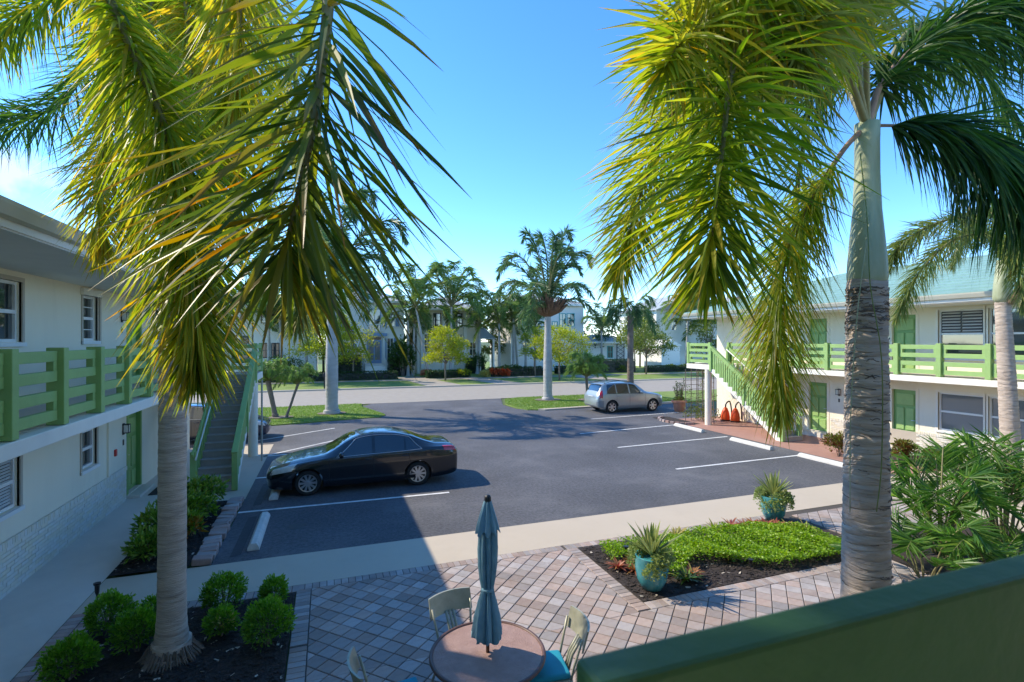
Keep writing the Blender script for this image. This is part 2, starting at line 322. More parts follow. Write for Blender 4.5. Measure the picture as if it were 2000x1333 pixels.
MT['silver'] = mat('silver_car_paint', (0.36,0.40,0.40), 0.35, 0.06, 3, coat=0.9, metal=0.55)
MT['carglass'] = glassmat('car_glass', (0.008,0.010,0.014), 0.02, 1.0)
MT['plastic'] = mat('black_plastic', (0.022,0.022,0.024), 0.6, 0.1, 5)
MT['cladding'] = mat('grey_cladding', (0.20,0.215,0.22), 0.6, 0.05, 5)
MT['lamp'] = mat('lamp_lens', (0.62,0.62,0.58), 0.12, 0.15, 12, coat=1.0)
MT['taillamp'] = mat('tail_lens', (0.50,0.012,0.015), 0.15, 0.2, 12, coat=1.0)
MT['plate'] = mat('licence_plate', (0.65,0.68,0.70), 0.5, 0.06, 12)
MT['orange'] = mat('orange_plastic', (0.75,0.09,0.01), 0.4, 0.08, 5)
MT['hwhite'] = mat('house_white', (0.82,0.80,0.74), 0.85, 0.04, 0.6)
MT['hcream'] = mat('house_cream', (0.78,0.72,0.60), 0.85, 0.04, 0.6)
MT['hgrey'] = mat('house_pale', (0.78,0.77,0.74), 0.85, 0.04, 0.6)
MT['hroof'] = mat('metal_roof', (0.42,0.44,0.44), 0.5, 0.08, 0.8)
MT['hblue'] = mat('shutter_blue', (0.20,0.31,0.48), 0.6, 0.05, 2)
MT['hteal'] = mat('shutter_teal', (0.05,0.34,0.33), 0.5, 0.05, 2)
MT['hdark'] = mat('dark_frame', (0.03,0.03,0.03), 0.5, 0.1, 2)
MT['hedge'] = leafmat('hedge_leaf', [(0.012,0.035,0.010),(0.025,0.065,0.014),(0.05,0.11,0.02)], tl=0.25, tipw=0.0)
MT['grass'] = leafmat('grass_blade', [(0.09,0.17,0.025),(0.15,0.25,0.04),(0.22,0.31,0.06)], tl=0.35, tipw=0.0)

# ------------------------------------------------------------------ the setting: ground sheets
def ground(name, poly, z, m):
    return tag(MB().sheet(poly, z).build(name, m), kind='structure')
def rect(x0, x1, y0, y1): return [(x0,y0),(x1,y0),(x1,y1),(x0,y1)]
ground('ground', rect(-700, 700, -300, 1200), -0.03, MT['earth'])
ground('parking_lot', [(-1.95,10.35),(15.9,10.35),(15.9,21.2),(21.5,21.2),(21.5,27.2),(15.5,27.25),(11.2,26.9),(10.35,28),(10.2,30),(11.2,33.35),(2.6,33.35),(1.9,31.8),(2.5,29),(2.6,27.2),(0.5,26.9),(-1.5,26.4),(-3.2,26.1),(-14,25.8),(-14,21.6),(-1.95,21.6)], 0.004, MT['asphalt'])
ground('street', rect(-120, 160, 33.35, 43.2), 0.008, MT['road'])
ground('lawn', rect(-120, 160, 43.55, 50.5), 0.06, MT['lawn'])
ground('lawn', rect(-120, 160, 52.0, 90), 0.05, MT['lawn'])
ground('sidewalk', rect(-120, 160, 50.5, 52.0), 0.066, MT['road'])
kb = MB()
kb.box((-120,43.2,-0.02),(160,43.55,0.12)); tag(kb.build('kerb', MT['conc'], bevel=0.02), kind='structure')
islL = [(-14,25.9),(-3.2,26.15),(-1.5,26.45),(0.5,26.95),(2.45,27.2),(2.9,27.9),(2.6,29.2),(1.9,31.8),(2.0,33.2),(-14,33.2)]
islR = [(10.45,28.2),(10.75,27.2),(11.4,26.95),(15.5,27.3),(21.5,27.4),(40,27.4),(40,33.2),(12.4,33.2),(11.2,32.6),(10.4,30)]
for p in (islL, islR):
    o = MB().prism(p, -0.02, 0.05).build('lawn', MT['lawn']); tag(o, kind='structure')
o = MB().prism([(11.6,26.65),(15.5,27.0),(21.5,27.1),(21.5,27.42),(15.5,27.32),(11.3,26.97)], -0.02, 0.09).build('kerb', MT['conc'], bevel=0.015); tag(o, kind='structure')
ground('walkway', rect(-4.77, -3.5, -1, 21.7), 0.006, MT['grey_walk'])
ground('walkway', [(-3.49,9.04),(13.4,9.04),(15.9,10.35),(-1.95,10.35),(-3.49,10.35)], 0.008, MT['conc'])
ground('walkway', rect(15.9, 19.3, 10.36, 21.6), 0.01, MT['redconc'])
ground('walkway', rect(-3.49, -1.95, 14.35, 21.6), 0.01, MT['conc'])
ground('walkway', [(13.4,3),(17.6,3),(17.6,10.3),(15.9,10.3),(13.4,9.04)], 0.009, MT['conc'])
ground('mulch_bed', [(-3.09,4.5),(-0.48,4.5),(-0.48,8.78),(-3.09,8.78)], 0.02, MT['mulch'])
ground('mulch_bed', rect(-3.48, -2.3, 10.4, 14.34), 0.03, MT['mulch'])
ground('mulch_bed', [(4.52,6.66),(9.4,6.66),(9.9,7.6),(9.6,8.78),(4.52,8.78)], 0.02, MT['mulch'])
ground('mulch_bed', rect(17.6, 19.2, 4, 13.6), 0.03, MT['mulch'])
ground('mulch_bed', rect(9.6, 13.6, 4.6, 7.3), 0.035, MT['mulch'])
ground('mulch_bed', rect(15.75, 16.7, 19.9, 22.4), 0.02, MT['mulch'])
# painted stall lines
for a, b in [((-1.95,13.3),(3.0,13.2)),((-1.95,16.45),(3.0,16.45)),((-2.15,19.42),(1.5,22.7)),((-2.67,22.54),(0.3,24.6)),((-2.15,19.42),(0.2,19.75)),
             ((10.15,13.2),(15.6,13.35)),((10.15,16.6),(15.6,16.95)),((10.15,19.6),(15.6,20.15)),((12.55,23.05),(18.3,23.55))]:
    d = (Vector(b)-Vector(a)).normalized(); n = Vector((-d.y, d.x))*0.05
    P = [Vector(a)+n, Vector(a)-n, Vector(b)-n, Vector(b)+n]
    ground('stall_line', [(p.x,p.y) for p in P], 0.010, MT['line'])
for x0, y0, y1 in [(-1.72,10.85,12.75)]:
    pass
ground('asphalt_patch', [(-1.70,10.62),(-1.52,10.66),(-1.50,12.9),(-1.68,12.86)], 0.009, mat('fresh_asphalt', (0.03,0.03,0.038), 0.7, 0.3, 8))
ground('asphalt_patch', [(-1.70,13.75),(-1.52,13.75),(-1.50,15.7),(-1.68,15.7)], 0.009, bpy.data.materials['fresh_asphalt'])
ground('path', [(-1.1+9.2,43.56),(11.2,43.56),(9.2,56),(6.6,56)], 0.072, MT['road'])
ground('path', [(14.4,43.56),(17.0,43.56),(14.0,56),(12.0,56)], 0.072, MT['road'])
ground('path', [(26,43.56),(29,43.56),(26.5,52),(24.2,52)], 0.072, MT['road'])

# ------------------------------------------------------------------ paver patio
patio = tag(MB().sheet([(-0.46,0.6),(13.4,0.6),(13.4,9.03),(-0.46,9.03)], 0.004).build('patio', MT['sand']), kind='structure')
patio2 = tag(MB().sheet([(-3.49,3.0),(-3.1,3.0),(-3.1,9.03),(-3.49,9.03)], 0.007).build('patio', MT['sand']), kind='structure')
patio3 = tag(MB().sheet([(-3.1,8.79),(-0.46,8.79),(-0.46,9.03),(-3.1,9.03)], 0.006).build('patio', MT['sand']), kind='structure')
def clip(poly, inside_fn_list):
    for (a, b, c) in inside_fn_list:             # keep a*x+b*y<=c
        outp = []
        for i in range(len(poly)):
            p, q = poly[i], poly[(i+1)%len(poly)]
            fp = a*p[0]+b*p[1]-c; fq = a*q[0]+b*q[1]-c
            if fp <= 0: outp.append(p)
            if fp*fq < 0:
                t = fp/(fp-fq); outp.append((p[0]+(q[0]-p[0])*t, p[1]+(q[1]-p[1])*t))
        poly = outp
        if len(poly) < 3: return []
    return poly
def area(p): return abs(sum(p[i][0]*p[(i+1)%len(p)][1]-p[(i+1)%len(p)][0]*p[i][1] for i in range(len(p))))/2
regions = [[(-1,0,0.24),(1,0,4.29),(0,1,8.82),(0,-1,-6.43)],       # by the table
           [(-1,0,0.24),(1,0,13.4),(0,1,6.43),(0,-1,-0.9)],
           [(-1,0,-9.95),(1,0,13.4),(0,1,8.82),(0,-1,-7.32)]]
def squash(poly, g):
    cx = sum(p[0] for p in poly)/len(poly); cy = sum(p[1] for p in poly)/len(poly)
    outp = []
    for p in poly:
        d = Vector((p[0]-cx, p[1]-cy)); L = d.length
        outp.append((cx+d.x*(1-g/L), cy+d.y*(1-g/L)))
    return outp
def paver_mb(mb, poly, z):
    # a chamfered slab
    n = len(poly); a = sum(poly[i][0]*poly[(i+1)%n][1]-poly[(i+1)%n][0]*poly[i][1] for i in range(n))
    if a < 0: poly = poly[::-1]
    top = squash(poly, 0.007)
    vs = [(p[0],p[1],-0.02) for p in poly]+[(p[0],p[1],z-0.006) for p in poly]+[(p[0],p[1],z) for p in top]
    fs = [(i,(i+1)%n,(i+1)%n+n,i+n) for i in range(n)]+[(i+n,(i+1)%n+n,(i+1)%n+2*n,i+2*n) for i in range(n)]+[tuple(range(2*n,3*n))]
    mb.add(vs, fs)
S = 0.22; H2 = S/math.sqrt(2); G = 0.006
pieces = []; prng = random.Random(3)
for i in range(-70, 90):
    for j in range(-70, 90):
        cx = (i-j)*H2+0.17; cy = (i+j)*H2+8.82-H2
        if not (-1 < cx < 14 and 0.5 < cy < 9.2): continue
        r = H2-G*1.4
        base = [(cx,cy-r),(cx+r,cy),(cx,cy+r),(cx-r,cy)]
        for rg in regions:
            p = clip(base, rg)
            if p and area(p) > 0.0015: pieces.append((cx, cy, p, area(p)))
for k in range(60):                                         # soldier courses
    x = -0.46 + k*0.112
    if x < 4.2: pieces.append((x, 8.93, rect(x+0.004, x+0.108, 8.83, 9.025), 0.02))
for k in range(15):
    y = 7.24 + k*0.106
    if y < 8.75: pieces.append((-0.36, y, rect(-0.465, -0.255, y+0.003, y+0.103), 0.02))
for k in range(12):
    y = 7.2-k*0.11; 
    pieces.append((-0.36, y-0.05, rect(-0.465, -0.255, y-0.105, y-0.005), 0.02))
for k in range(22):
    y = 6.46 + k*0.108
    if y < 8.8: pieces.append((4.4, y, rect(4.3, 4.51, y+0.003, y+0.105), 0.02))
for k in range(48):
    x = 4.52 + k*0.108
    if x < 9.6: pieces.append((x, 6.55, rect(x+0.003, x+0.105, 6.44, 6.65), 0.02))
for k in range(45):
    x = 4.3 + k*0.112
    if x < 13.3: pieces.append((x, 8.93, rect(x+0.004, x+0.108, 8.83, 9.025), 0.02))
def shows(cx, cy):
    X = cx*CS-cy*SN; Z = cx*SN+cy*CS
    if Z < 0.5: return -1
    px, py = 1000+1000*X/Z, 665+4000/Z
    if not (0 <= px <= 2000 and py < 1345) or (px > 1140 and py > 1300-(px-1135)*0.254): return -1
    return 1.0/Z
pieces.sort(key=lambda q: -shows(q[0], q[1])*min(1, q[3]/0.02))
rest = MB(); memo = {}
for i, (cx, cy, p, a) in enumerate(pieces):
    z = 0.016 + prng.uniform(-0.002, 0.002)
    if i < 280:
        key = tuple((round(q[0]-cx,4), round(q[1]-cy,4)) for q in p)
        if key not in memo:
            mb = MB(); paver_mb(mb, list(key), 0.016); memo[key] = mb.mesh('paver')
        o = put('paver', memo[key], MT['paver'], patio); o.location = (cx, cy, z-0.016)
        o.rotation_euler = (prng.uniform(-.006,.006), prng.uniform(-.006,.006), prng.uniform(-.012,.012))
    else:
        paver_mb(rest, p, z)
rest.build('far_pavers', MT['paver'], patio, kind='stuff')
eb = {}
for k in range(50):                                         # double brick border by the walkway
    y = 3.9+k*0.106
    for r_, (xa, xb) in enumerate(((-3.488,-3.296),(-3.288,-3.10))):
        mb = MB(); paver_mb(mb, rect(xa+0.003, xb-0.003, -0.05, 0.05), 0.018)
        if r_ not in eb: eb[r_] = mb.mesh('border_brick')
        if y > 6.9:
            o = put('border_brick', eb[r_], MT['brick_edge'], patio2); o.location = (0, y, prng.uniform(-.002,.002))
for k in range(24):
    x = -3.09+k*0.111
    mb = MB(); paver_mb(mb, rect(-0.051, 0.051, 8.80, 9.02), 0.016)
    if 'c' not in eb: eb['c'] = mb.mesh('border_brick')
    if x < -0.5:
        o = put('border_brick', eb['c'], MT['paver'], patio3); o.location = (x+0.055, 0, prng.uniform(-.002,.002))
# tumbled brick edging beside the hedge bed
edge = thing('brick_edging', (-2.1, 12.4, 0), 'low edging of tumbled pink bricks between hedge bed and asphalt', 'edging')
erng = random.Random(5)
for k in range(19):
    y = 10.5+k*0.205
    mb = MB().obox((0,0,0), (0.31, 0.19, 0.13))
    o = mb.build('brick', MT['brick_edge'], edge, bevel=0.018, local=True)
    o.location = (-0.02+erng.uniform(-.03,.03), y-12.4, 0.05+erng.uniform(-.01,.02)); o.rotation_euler = (erng.uniform(-.08,.08), erng.uniform(-.1,.1), erng.uniform(-.1,.1))
edge2 = thing('brick_edging', (15.7, 21.0, 0), 'curved brick edging round the vine bed below the right landing', 'edging')
for k in range(12):
    a = R(100+k*15)
    o = MB().obox((0,0,0), (0.2, 0.1, 0.12)).build('brick', MT['brick_edge'], edge2, bevel=0.012, local=True)
    o.location = (0.55+0.75*math.cos(a), 0.0+1.1*math.sin(a), 0.05); o.rotation_euler = (0, 0, a+R(90))

# ------------------------------------------------------------------ the two apartment wings
def holed_wall(mb, x, y0, y1, z0, z1, holes, inward):
    ys = sorted(set([y0,y1]+[h[0] for h in holes]+[h[1] for h in holes])); zs = sorted(set([z0,z1]+[h[2] for h in holes]+[h[3] for h in holes]))
    for i in range(len(ys)-1):
        for j in range(len(zs)-1):
            cy, cz = (ys[i]+ys[i+1])/2, (zs[j]+zs[j+1])/2
            if any(h[0]<cy<h[1] and h[2]<cz<h[3] for h in holes): continue
            mb.add([(x,ys[i],zs[j]),(x,ys[i+1],zs[j]),(x,ys[i+1],zs[j+1]),(x,ys[i],zs[j+1])], [(0,1,2,3)])
    xi = x+inward*0.14
    for a, b, c, d in holes:
        q = [(a,c),(b,c),(b,d),(a,d)]
        for k in range(4):
            p, r = q[k], q[(k+1)%4]
            mb.add([(x,p[0],p[1]),(x,r[0],r[1]),(xi,r[0],r[1]),(xi,p[0],p[1])], [(0,1,2,3)])
def wing(side, X, label, root_loc, posts, y_near, wins, doors, dado_y, dado_z, y_end=21.7):
    s = 1 if X(1) > X(0) else -1                 # direction into the building
    b = thing('apartment_building', root_loc, label, 'building')
    DW = 1.37; holes = [(w_[0],w_[1],w_[2],w_[3]) for w_ in wins] + [(d_[0],d_[1],d_[2],d_[2]+2.06) for d_ in doors]
    mb = MB(); holed_wall(mb, X(DW), y_near, y_end, 0, 5.12, holes, s)
    mb.add([(X(DW),y_end,0),(X(DW+9),y_end,0),(X(DW+9),y_end,5.12),(X(DW),y_end,5.12)], [(0,1,2,3)])
    mb.add([(X(DW+0.15),y_near,0),(X(DW+0.15),y_end,0),(X(DW+0.15),y_end,5.1),(X(DW+0.15),y_near,5.1)], [(0,1,2,3)])
    mb.add([(X(DW),y_near,0),(X(DW+9),y_near,0),(X(DW+9),y_near,5.12),(X(DW),y_near,5.12)], [(3,2,1,0)])
    mb.build('wall', MT['wall'], b)
    # roof: soffit, fascia, gutter, hip
    e = -0.32
    MB().box((X(e),y_near,5.12),(X(DW+9.2),y_end+0.55,5.16)).build('soffit', MT['soffit'], b)
    MB().box((X(e-0.02),y_near,5.14),(X(e+0.06),y_end+0.57,5.36)).build('fascia', MT['white'], b)
    MB().box((X(e-0.025),y_end+0.5,5.14),(X(DW+9.2),y_end+0.575,5.36)).build('fascia', MT['white'], b)
    g = MB()
    for k in range(1):
        p = [(X(e-0.03),5.22),(X(e-0.10),5.24),(X(e-0.15),5.34),(X(e-0.16),5.38),(X(e-0.03),5.375)]
        n = len(p); vs = [(q[0],y_near,q[1]) for q in p]+[(q[0],y_end+0.6,q[1]) for q in p]
        g.add(vs, [(i,(i+1)%n,(i+1)%n+n,i+n) for i in range(n)]+[tuple(range(n)),tuple(range(2*n-1,n-1,-1))])
    g.build('gutter', MT['gutter'], b)
    rf = MB(); nrow = 14; rise = 1.75; run = 5.2
    xr = lambda t: X(e-0.05+run*t); yr = lambda t: y_end+0.6-run*t
    for i in range(nrow):
        t0, t1 = i/nrow, (i+1)/nrow; z0, z1 = 5.39+rise*t0+0.03, 5.39+rise*t1
        rf.add([(xr(t0),y_near,z0),(xr(t0),yr(t0),z0),(xr(t1),yr(t1),z1),(xr(t1),y_near,z1)], [(0,1,2,3)])
        rf.add([(xr(t0),y_near,z0-0.03),(xr(t0),yr(t0),z0-0.03),(xr(t0),yr(t0),z0),(xr(t0),y_near,z0)], [(0,1,2,3)])
        xx = lambda t: X(2*run-run*t+e)
        rf.add([(xr(t0),yr(t0),z0),(xx(t0),yr(t0),z0),(xx(t1),yr(t1),z1),(xr(t1),yr(t1),z1)], [(0,1,2,3)])
        rf.add([(xr(t0),yr(t0),z0-0.03),(xx(t0),yr(t0),z0-0.03),(xx(t0),yr(t0),z0),(xr(t0),yr(t0),z0)], [(0,1,2,3)])
        rf.add([(xx(t0),y_near,z0),(xx(t0),yr(t0),z0),(xx(t1),yr(t1),z1),(xx(t1),y_near,z1)], [(3,2,1,0)])
    rf.build('roof', MT['roof'], b)
    # balcony slab
    sl_ = MB().box((X(-0.06),y_near,2.66),(X(DW-0.002),y_end,2.85)).build('balcony_slab', MT['white'], b, bevel=0.012)
    MB().box((X(0.16),y_near,2.851),(X(DW-0.004),y_end-0.02,2.858)).build('balcony_floor', MT['grey_walk'], sl_)
    # windows
    for w_ in wins:
        y0, y1, z0, z1, style = w_[:5]; x0 = X(DW+0.06)
        f = MB(); t = 0.05
        f.box((x0,y0,z0),(X(DW+0.12),y0+t,z1)); f.box((x0,y1-t,z0),(X(DW+0.12),y1,z1))
        f.box((x0,y0+t,z0),(X(DW+0.12),y1-t,z0+t)); f.box((x0,y0+t,z1-t),(X(DW+0.12),y1-t,z1))
        zm = (z0+z1)/2 if style != 'pic' else z0+(z1-z0)*0.45
        f.box((X(DW+0.055),y0+t,zm-0.03),(X(DW+0.115),y1-t,zm+0.03))
        if style == 'hung':
            for q in (0.25, 0.75):
                zz = z0+(z1-z0)*q; f.box((X(DW+0.07),y0+t,zz-0.01),(X(DW+0.10),y1-t,zz+0.01))
        fo = f.build('window', MT['winframe'], b)
        MB().box((X(DW+0.10),y0+t,z0+t),(X(DW+0.108),y1-t,zm-0.03)).build('pane', MT['glassblue'] if style in ('pic','blind') else MT['glass'], fo)
        MB().box((X(DW+0.10),y0+t,zm+0.03),(X(DW+0.108),y1-t,z1-t)).build('pane', MT['glassblue'] if style == 'blind' else MT['glass'], fo)
        tr = MB(); q = 0.07; x1 = X(DW-0.018); xw = X(DW+0.03)
        tr.box((x1,y0-q,z0-q),(xw,y0,z1+q)); tr.box((x1,y1,z0-q),(xw,y1+q,z1+q)); tr.box((x1,y0,z1),(xw,y1,z1+q))
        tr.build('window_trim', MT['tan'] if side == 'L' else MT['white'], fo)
        MB().box((X(DW-0.05),y0-0.07,z0-0.075),(X(DW+0.06),y1+0.07,z0-0.005)).build('sill', MT['winframe'], fo, bevel=0.006)
        if style in ('pic','shut'):
            a, c = (zm+0.05, z1-0.06) if style == 'shut' else (z0+0.06, zm-0.05)
            if style == 'shut':
                for h in (0, 1):
                    ya = y0+t+0.03+h*(y1-y0-2*t)/2; yb = ya+(y1-y0-2*t)/2-0.06
                    MB().box((X(DW+0.085),ya-0.02,a-0.02),(X(DW+0.092),yb+0.02,c+0.02)).build('shutter', MT['black'], fo)
                    n = 7
                    for k in range(n):
                        z = a+(c-a)*(k+0.5)/n
                        MB().obox((X(DW+0.075),(ya+yb)/2,z), (0.008, yb-ya, 0.05), 0, 0, R(35)*s).build('slat', MT['blind'], fo)
        if style == 'louver':
            n = 14
            for k in range(n):
                z = z0+0.06+(z1-z0-0.12)*(k+0.5)/n
                MB().obox((X(DW+0.088),(y0+y1)/2,z), (0.006, y1-y0-0.12, 0.035), 0, 0, R(40)*s).build('slat', MT['blind'], fo)
    # doors
    for d_ in doors:
        y0, y1, z0 = d_[:3]
        d = MB().box((X(DW+0.09),y0+0.03,z0+0.03),(X(DW+0.13),y1-0.03,z0+2.04)).build('door', MT['doorgreen'], b)
        fr = MB(); fr.box((X(DW-0.015),y0-0.07,z0),(X(DW+0.12),y0+0.03,z0+2.12)); fr.box((X(DW-0.015),y1-0.03,z0),(X(DW+0.12),y1+0.07,z0+2.12)); fr.box((X(DW-0.015),y0+0.03,z0+2.04),(X(DW+0.12),y1-0.03,z0+2.12))
        fr.build('door_frame', MT['wall'] if side == 'R' else MT['doorgreen'], d)
        wdt = y1-y0
        for (a, c, e0, e1) in ((0.16,0.84,1.50,1.90),(0.16,0.46,0.62,1.40),(0.54,0.84,0.62,1.40),(0.16,0.46,0.14,0.52),(0.54,0.84,0.14,0.52)):
            MB().box((X(DW+0.062),y0+wdt*a,z0+e0),(X(DW+0.092),y0+wdt*c,z0+e1)).build('panel', MT['green'], d, bevel=0.014)
        hy = y0+0.1
        hd = MB().tube([(X(DW+0.09),hy,z0+0.98),(X(DW+0.03),hy,z0+0.98),(X(DW+0.03),hy+0.1,z0+0.98)], 0.012, 8)
        hd.build('handle', MT['steel'], d)
        st = MB().box((X(DW-0.02),y0-0.05,z0-0.06 if z0 < 1 else z0),(X(DW+0.12),y1+0.05,z0+0.02)); st.build('threshold', MT['grey_walk'], d)
        if z0 < 1:
            MB().box((X(DW-0.30),y0-0.1,0.004),(X(DW-0.004),y1+0.1,z0-0.002)).build('door_step', MT['grey_walk'], b, bevel=0.01)
        # lantern and number plate beside the door
        ly = d_[3]; lz = z0+1.72
        lm = MB(); xo = X(DW-0.11)
        lm.box((X(DW-0.14),ly-0.07,lz+0.1),(X(DW-0.002),ly+0.07,lz+0.12)); lm.box((X(DW-0.14),ly-0.07,lz-0.1),(X(DW-0.02),ly+0.07,lz-0.085))
        for a_, c_ in ((-0.065,0.135),(0.055,0.135),(-0.065,0.03),(0.055,0.03)): lm.box((X(DW-c_),ly+a_,lz-0.085),(X(DW-c_+0.012),ly+a_+0.012,lz+0.1))
        lm.box((X(DW-0.02),ly-0.05,lz-0.14),(X(DW-0.002),ly+0.05,lz+0.14))
        lo = lm.build('lantern', MT['black'], b)
        MB().box((X(DW-0.128),ly-0.058,lz-0.08),(X(DW-0.03),ly+0.058,lz+0.098)).build('lantern_glass', MT['lamp'], lo)
        MB().box((X(DW-0.014),ly-0.03,z0+1.32),(X(DW-0.001),ly+0.03,z0+1.46)).build('number_plate', MT['black'], b)
    # brick dado
    br = []; xd = X(DW-0.035)
    nr = int(dado_z/0.068)
    dback = MB().box((X(DW-0.022),dado_y[0],0),(X(DW-0.001),dado_y[1],dado_z)).build('brick_dado', MT['tan'], b)
    for r_ in range(nr):
        off = 0.105 if r_ % 2 else 0
        y = dado_y[0]-0.21+off
        while y < dado_y[1]:
            a, c = max(y, dado_y[0])+0.004, min(y+0.21, dado_y[1])-0.004
            if c-a > 0.03 and not any(d_[0]-0.1 < (a+c)/2 < d_[1]+0.1 for d_ in doors if d_[2] < 1): br.append((a, c, r_*0.068+0.004, r_*0.068+0.064))
            y += 0.21
    y = dado_y[0]
    while y < dado_y[1]:
        if not any(d_[0]-0.1 < y < d_[1]+0.1 for d_ in doors if d_[2] < 1): br.append((y+0.004, y+0.066, nr*0.068+0.004, nr*0.068+0.105))
        y += 0.07
    bx = X(DW)
    def size(q):
        p = Vector((bx, (q[0]+q[1])/2, 0)); Z = p.x*SN+p.y*CS; Xc = p.x*CS-p.y*SN
        if abs(Xc/Z) > 1.0: return -1
        return (q[1]-q[0])/Z
    br.sort(key=lambda q: -size(q)); mm = {}; rest = MB(); prg = random.Random(8)
    for i, (a, c, e0, e1) in enumerate(br):
        d_ = 0.034+prg.uniform(0,0.007); cap = 0.01 if e1-e0 > 0.09 else 0
        if i < 285:
            key = (round(c-a,3), round(e1-e0,3))
            if key not in mm: mm[key] = MB().box((0,-key[0]/2,-key[1]/2),(-s*0.03,key[0]/2,key[1]/2)).mesh('brick')
            o = put('brick', mm[key], MT['brickw'], dback); o.location = (X(DW-d_+0.03-cap), (a+c)/2, (e0+e1)/2)
        else: rest.box((X(DW-d_-cap),a,e0),(X(DW-0.01),c,e1))
    if rest.v: rest.build('far_bricks', MT['brickw'], dback, kind='stuff')
    return b
XL = lambda d: -3.4-d
XR = lambda d: 17.9+d
left_wing = wing('L', XL, 'two storey cream apartment wing on the left with shaded wall', (-9.5, 10, 0), None, -1.0,
     [(9.45,10.72,3.97,4.96,'plain'),(12.97,13.68,3.99,4.94,'hung'),(9.45,10.66,1.28,2.12,'louver'),(12.92,13.64,1.3,2.1,'plain'),(17.6,18.6,3.97,4.96,'plain')],
     [(15.5,16.45,0.08,15.2),(15.5,16.45,2.86,15.1)], (7.5, 15.3), 0.75)
right_wing = wing('R', XR, 'two storey cream apartment wing on the right with sunlit wall', (24, 10, 0), None, 2.0,
     [(10.05,11.32,3.42,5.0,'shut'),(8.65,9.93,3.42,5.0,'plain'),(10.05,11.32,1.0,2.26,'blind'),(8.65,9.93,1.0,2.26,'blind'),(16.6,17.6,3.6,4.9,'plain')],
     [(11.98,12.84,0.2,13.3),(11.98,12.84,2.86,14.0),(15.35,16.25,0.2,14.85),(15.35,16.25,2.86,16.6)], (4.0, 15.2), 0.80)
# wall fittings on the left wing
MB().box((XL(1.33),14.62,1.24),(XL(1.368),14.72,1.40)).build('fire_alarm', MT['red'], left_wing, bevel=0.006)
MB().box((XL(1.33),14.2,0.82),(XL(1.37),14.26,2.64)).build('conduit', MT['wall'], left_wing)
MB().box((XL(1.30),12.86,4.94),(XL(1.37),13.8,5.08)).build('shutter_box', MT['white'], left_wing, bevel=0.008)
MB().box((XL(1.33),13.72,3.92),(XL(1.37),13.80,4.94)).build('shutter_rail', MT['tan'], left_wing)
dm = tag(MB().box((-4.35,15.55,0.008),(-3.55,16.6,0.028)).build('door_mat', MT['mat'], bevel=0.005), 'dark door mat on the walkway by the left green door', 'mat')

# ------------------------------------------------------------------ balcony railings
def rail_panel(parent, P, L, z0=2.93, z1=3.86, mt='green', ends=True):
    """P maps (along, out, z) to a point; a panel of four rails with spacer blocks"""
    hs = [z1-0.075, z1-0.075-0.265, z1-0.075-0.53, z0+0.07]
    def bx(a0, a1, o0, o1, za, zb, nm):
        vs = [P(a, o, z) for z in (za, zb) for a, o in ((a0,o0),(a1,o0),(a1,o1),(a0,o1))]
        MB().add(vs, [(0,3,2,1),(4,5,6,7),(0,1,5,4),(1,2,6,5),(2,3,7,6),(3,0,4,7)]).build(nm, MT[mt], parent, bevel=0.006)
    for i, h in enumerate(hs):
        bx(0.004, L-0.004, -0.04, 0.04, h-0.07, h+0.07, 'rail')
    for i, j in ((0,1),(2,3)):
        for a in (0.006, L-0.10):
            bx(a, a+0.094, -0.037, 0.037, hs[j]+0.0705, hs[i]-0.0705, 'spacer')
def post(parent, P, a, z0=2.86, z1=3.90, w=0.14, d=0.2):
    vs = [P(a+q, o, z) for z in (z0, z1) for q, o in ((-w/2,-d*0.45),(w/2,-d*0.45),(w/2,d*0.55),(-w/2,d*0.55))]
    MB().add(vs, [(0,3,2,1),(4,5,6,7),(0,1,5,4),(1,2,6,5),(2,3,7,6),(3,0,4,7)]).build('post', MT['green'], parent, bevel=0.008)
def railing(name, label, X, y0, n, sp, loc):
    r_ = thing(name, loc, label, 'railing'); sgn = 1 if X(1) > X(0) else -1
    P = lambda a, o, z: (X(0.06)-o*sgn, a, z)
    for k in range(n+1):
        post(r_, P, y0+k*sp)
        if k < n:
            Q = lambda a, o, z, k=k: (X(0.06)-o*sgn, y0+k*sp+0.072+a, z)
            rail_panel(r_, Q, sp-0.144)
    return r_
railing('balcony_railing', 'green wooden railing along the upper balcony of the left wing', XL, 7.42-1.21*2, 11, 1.21, (-3.46, 12, 2.86))
railing('balcony_railing', 'green wooden railing along the upper balcony of the right wing', XR, 9.22-1.27*3, 11, 1.27, (17.96, 12, 2.86))

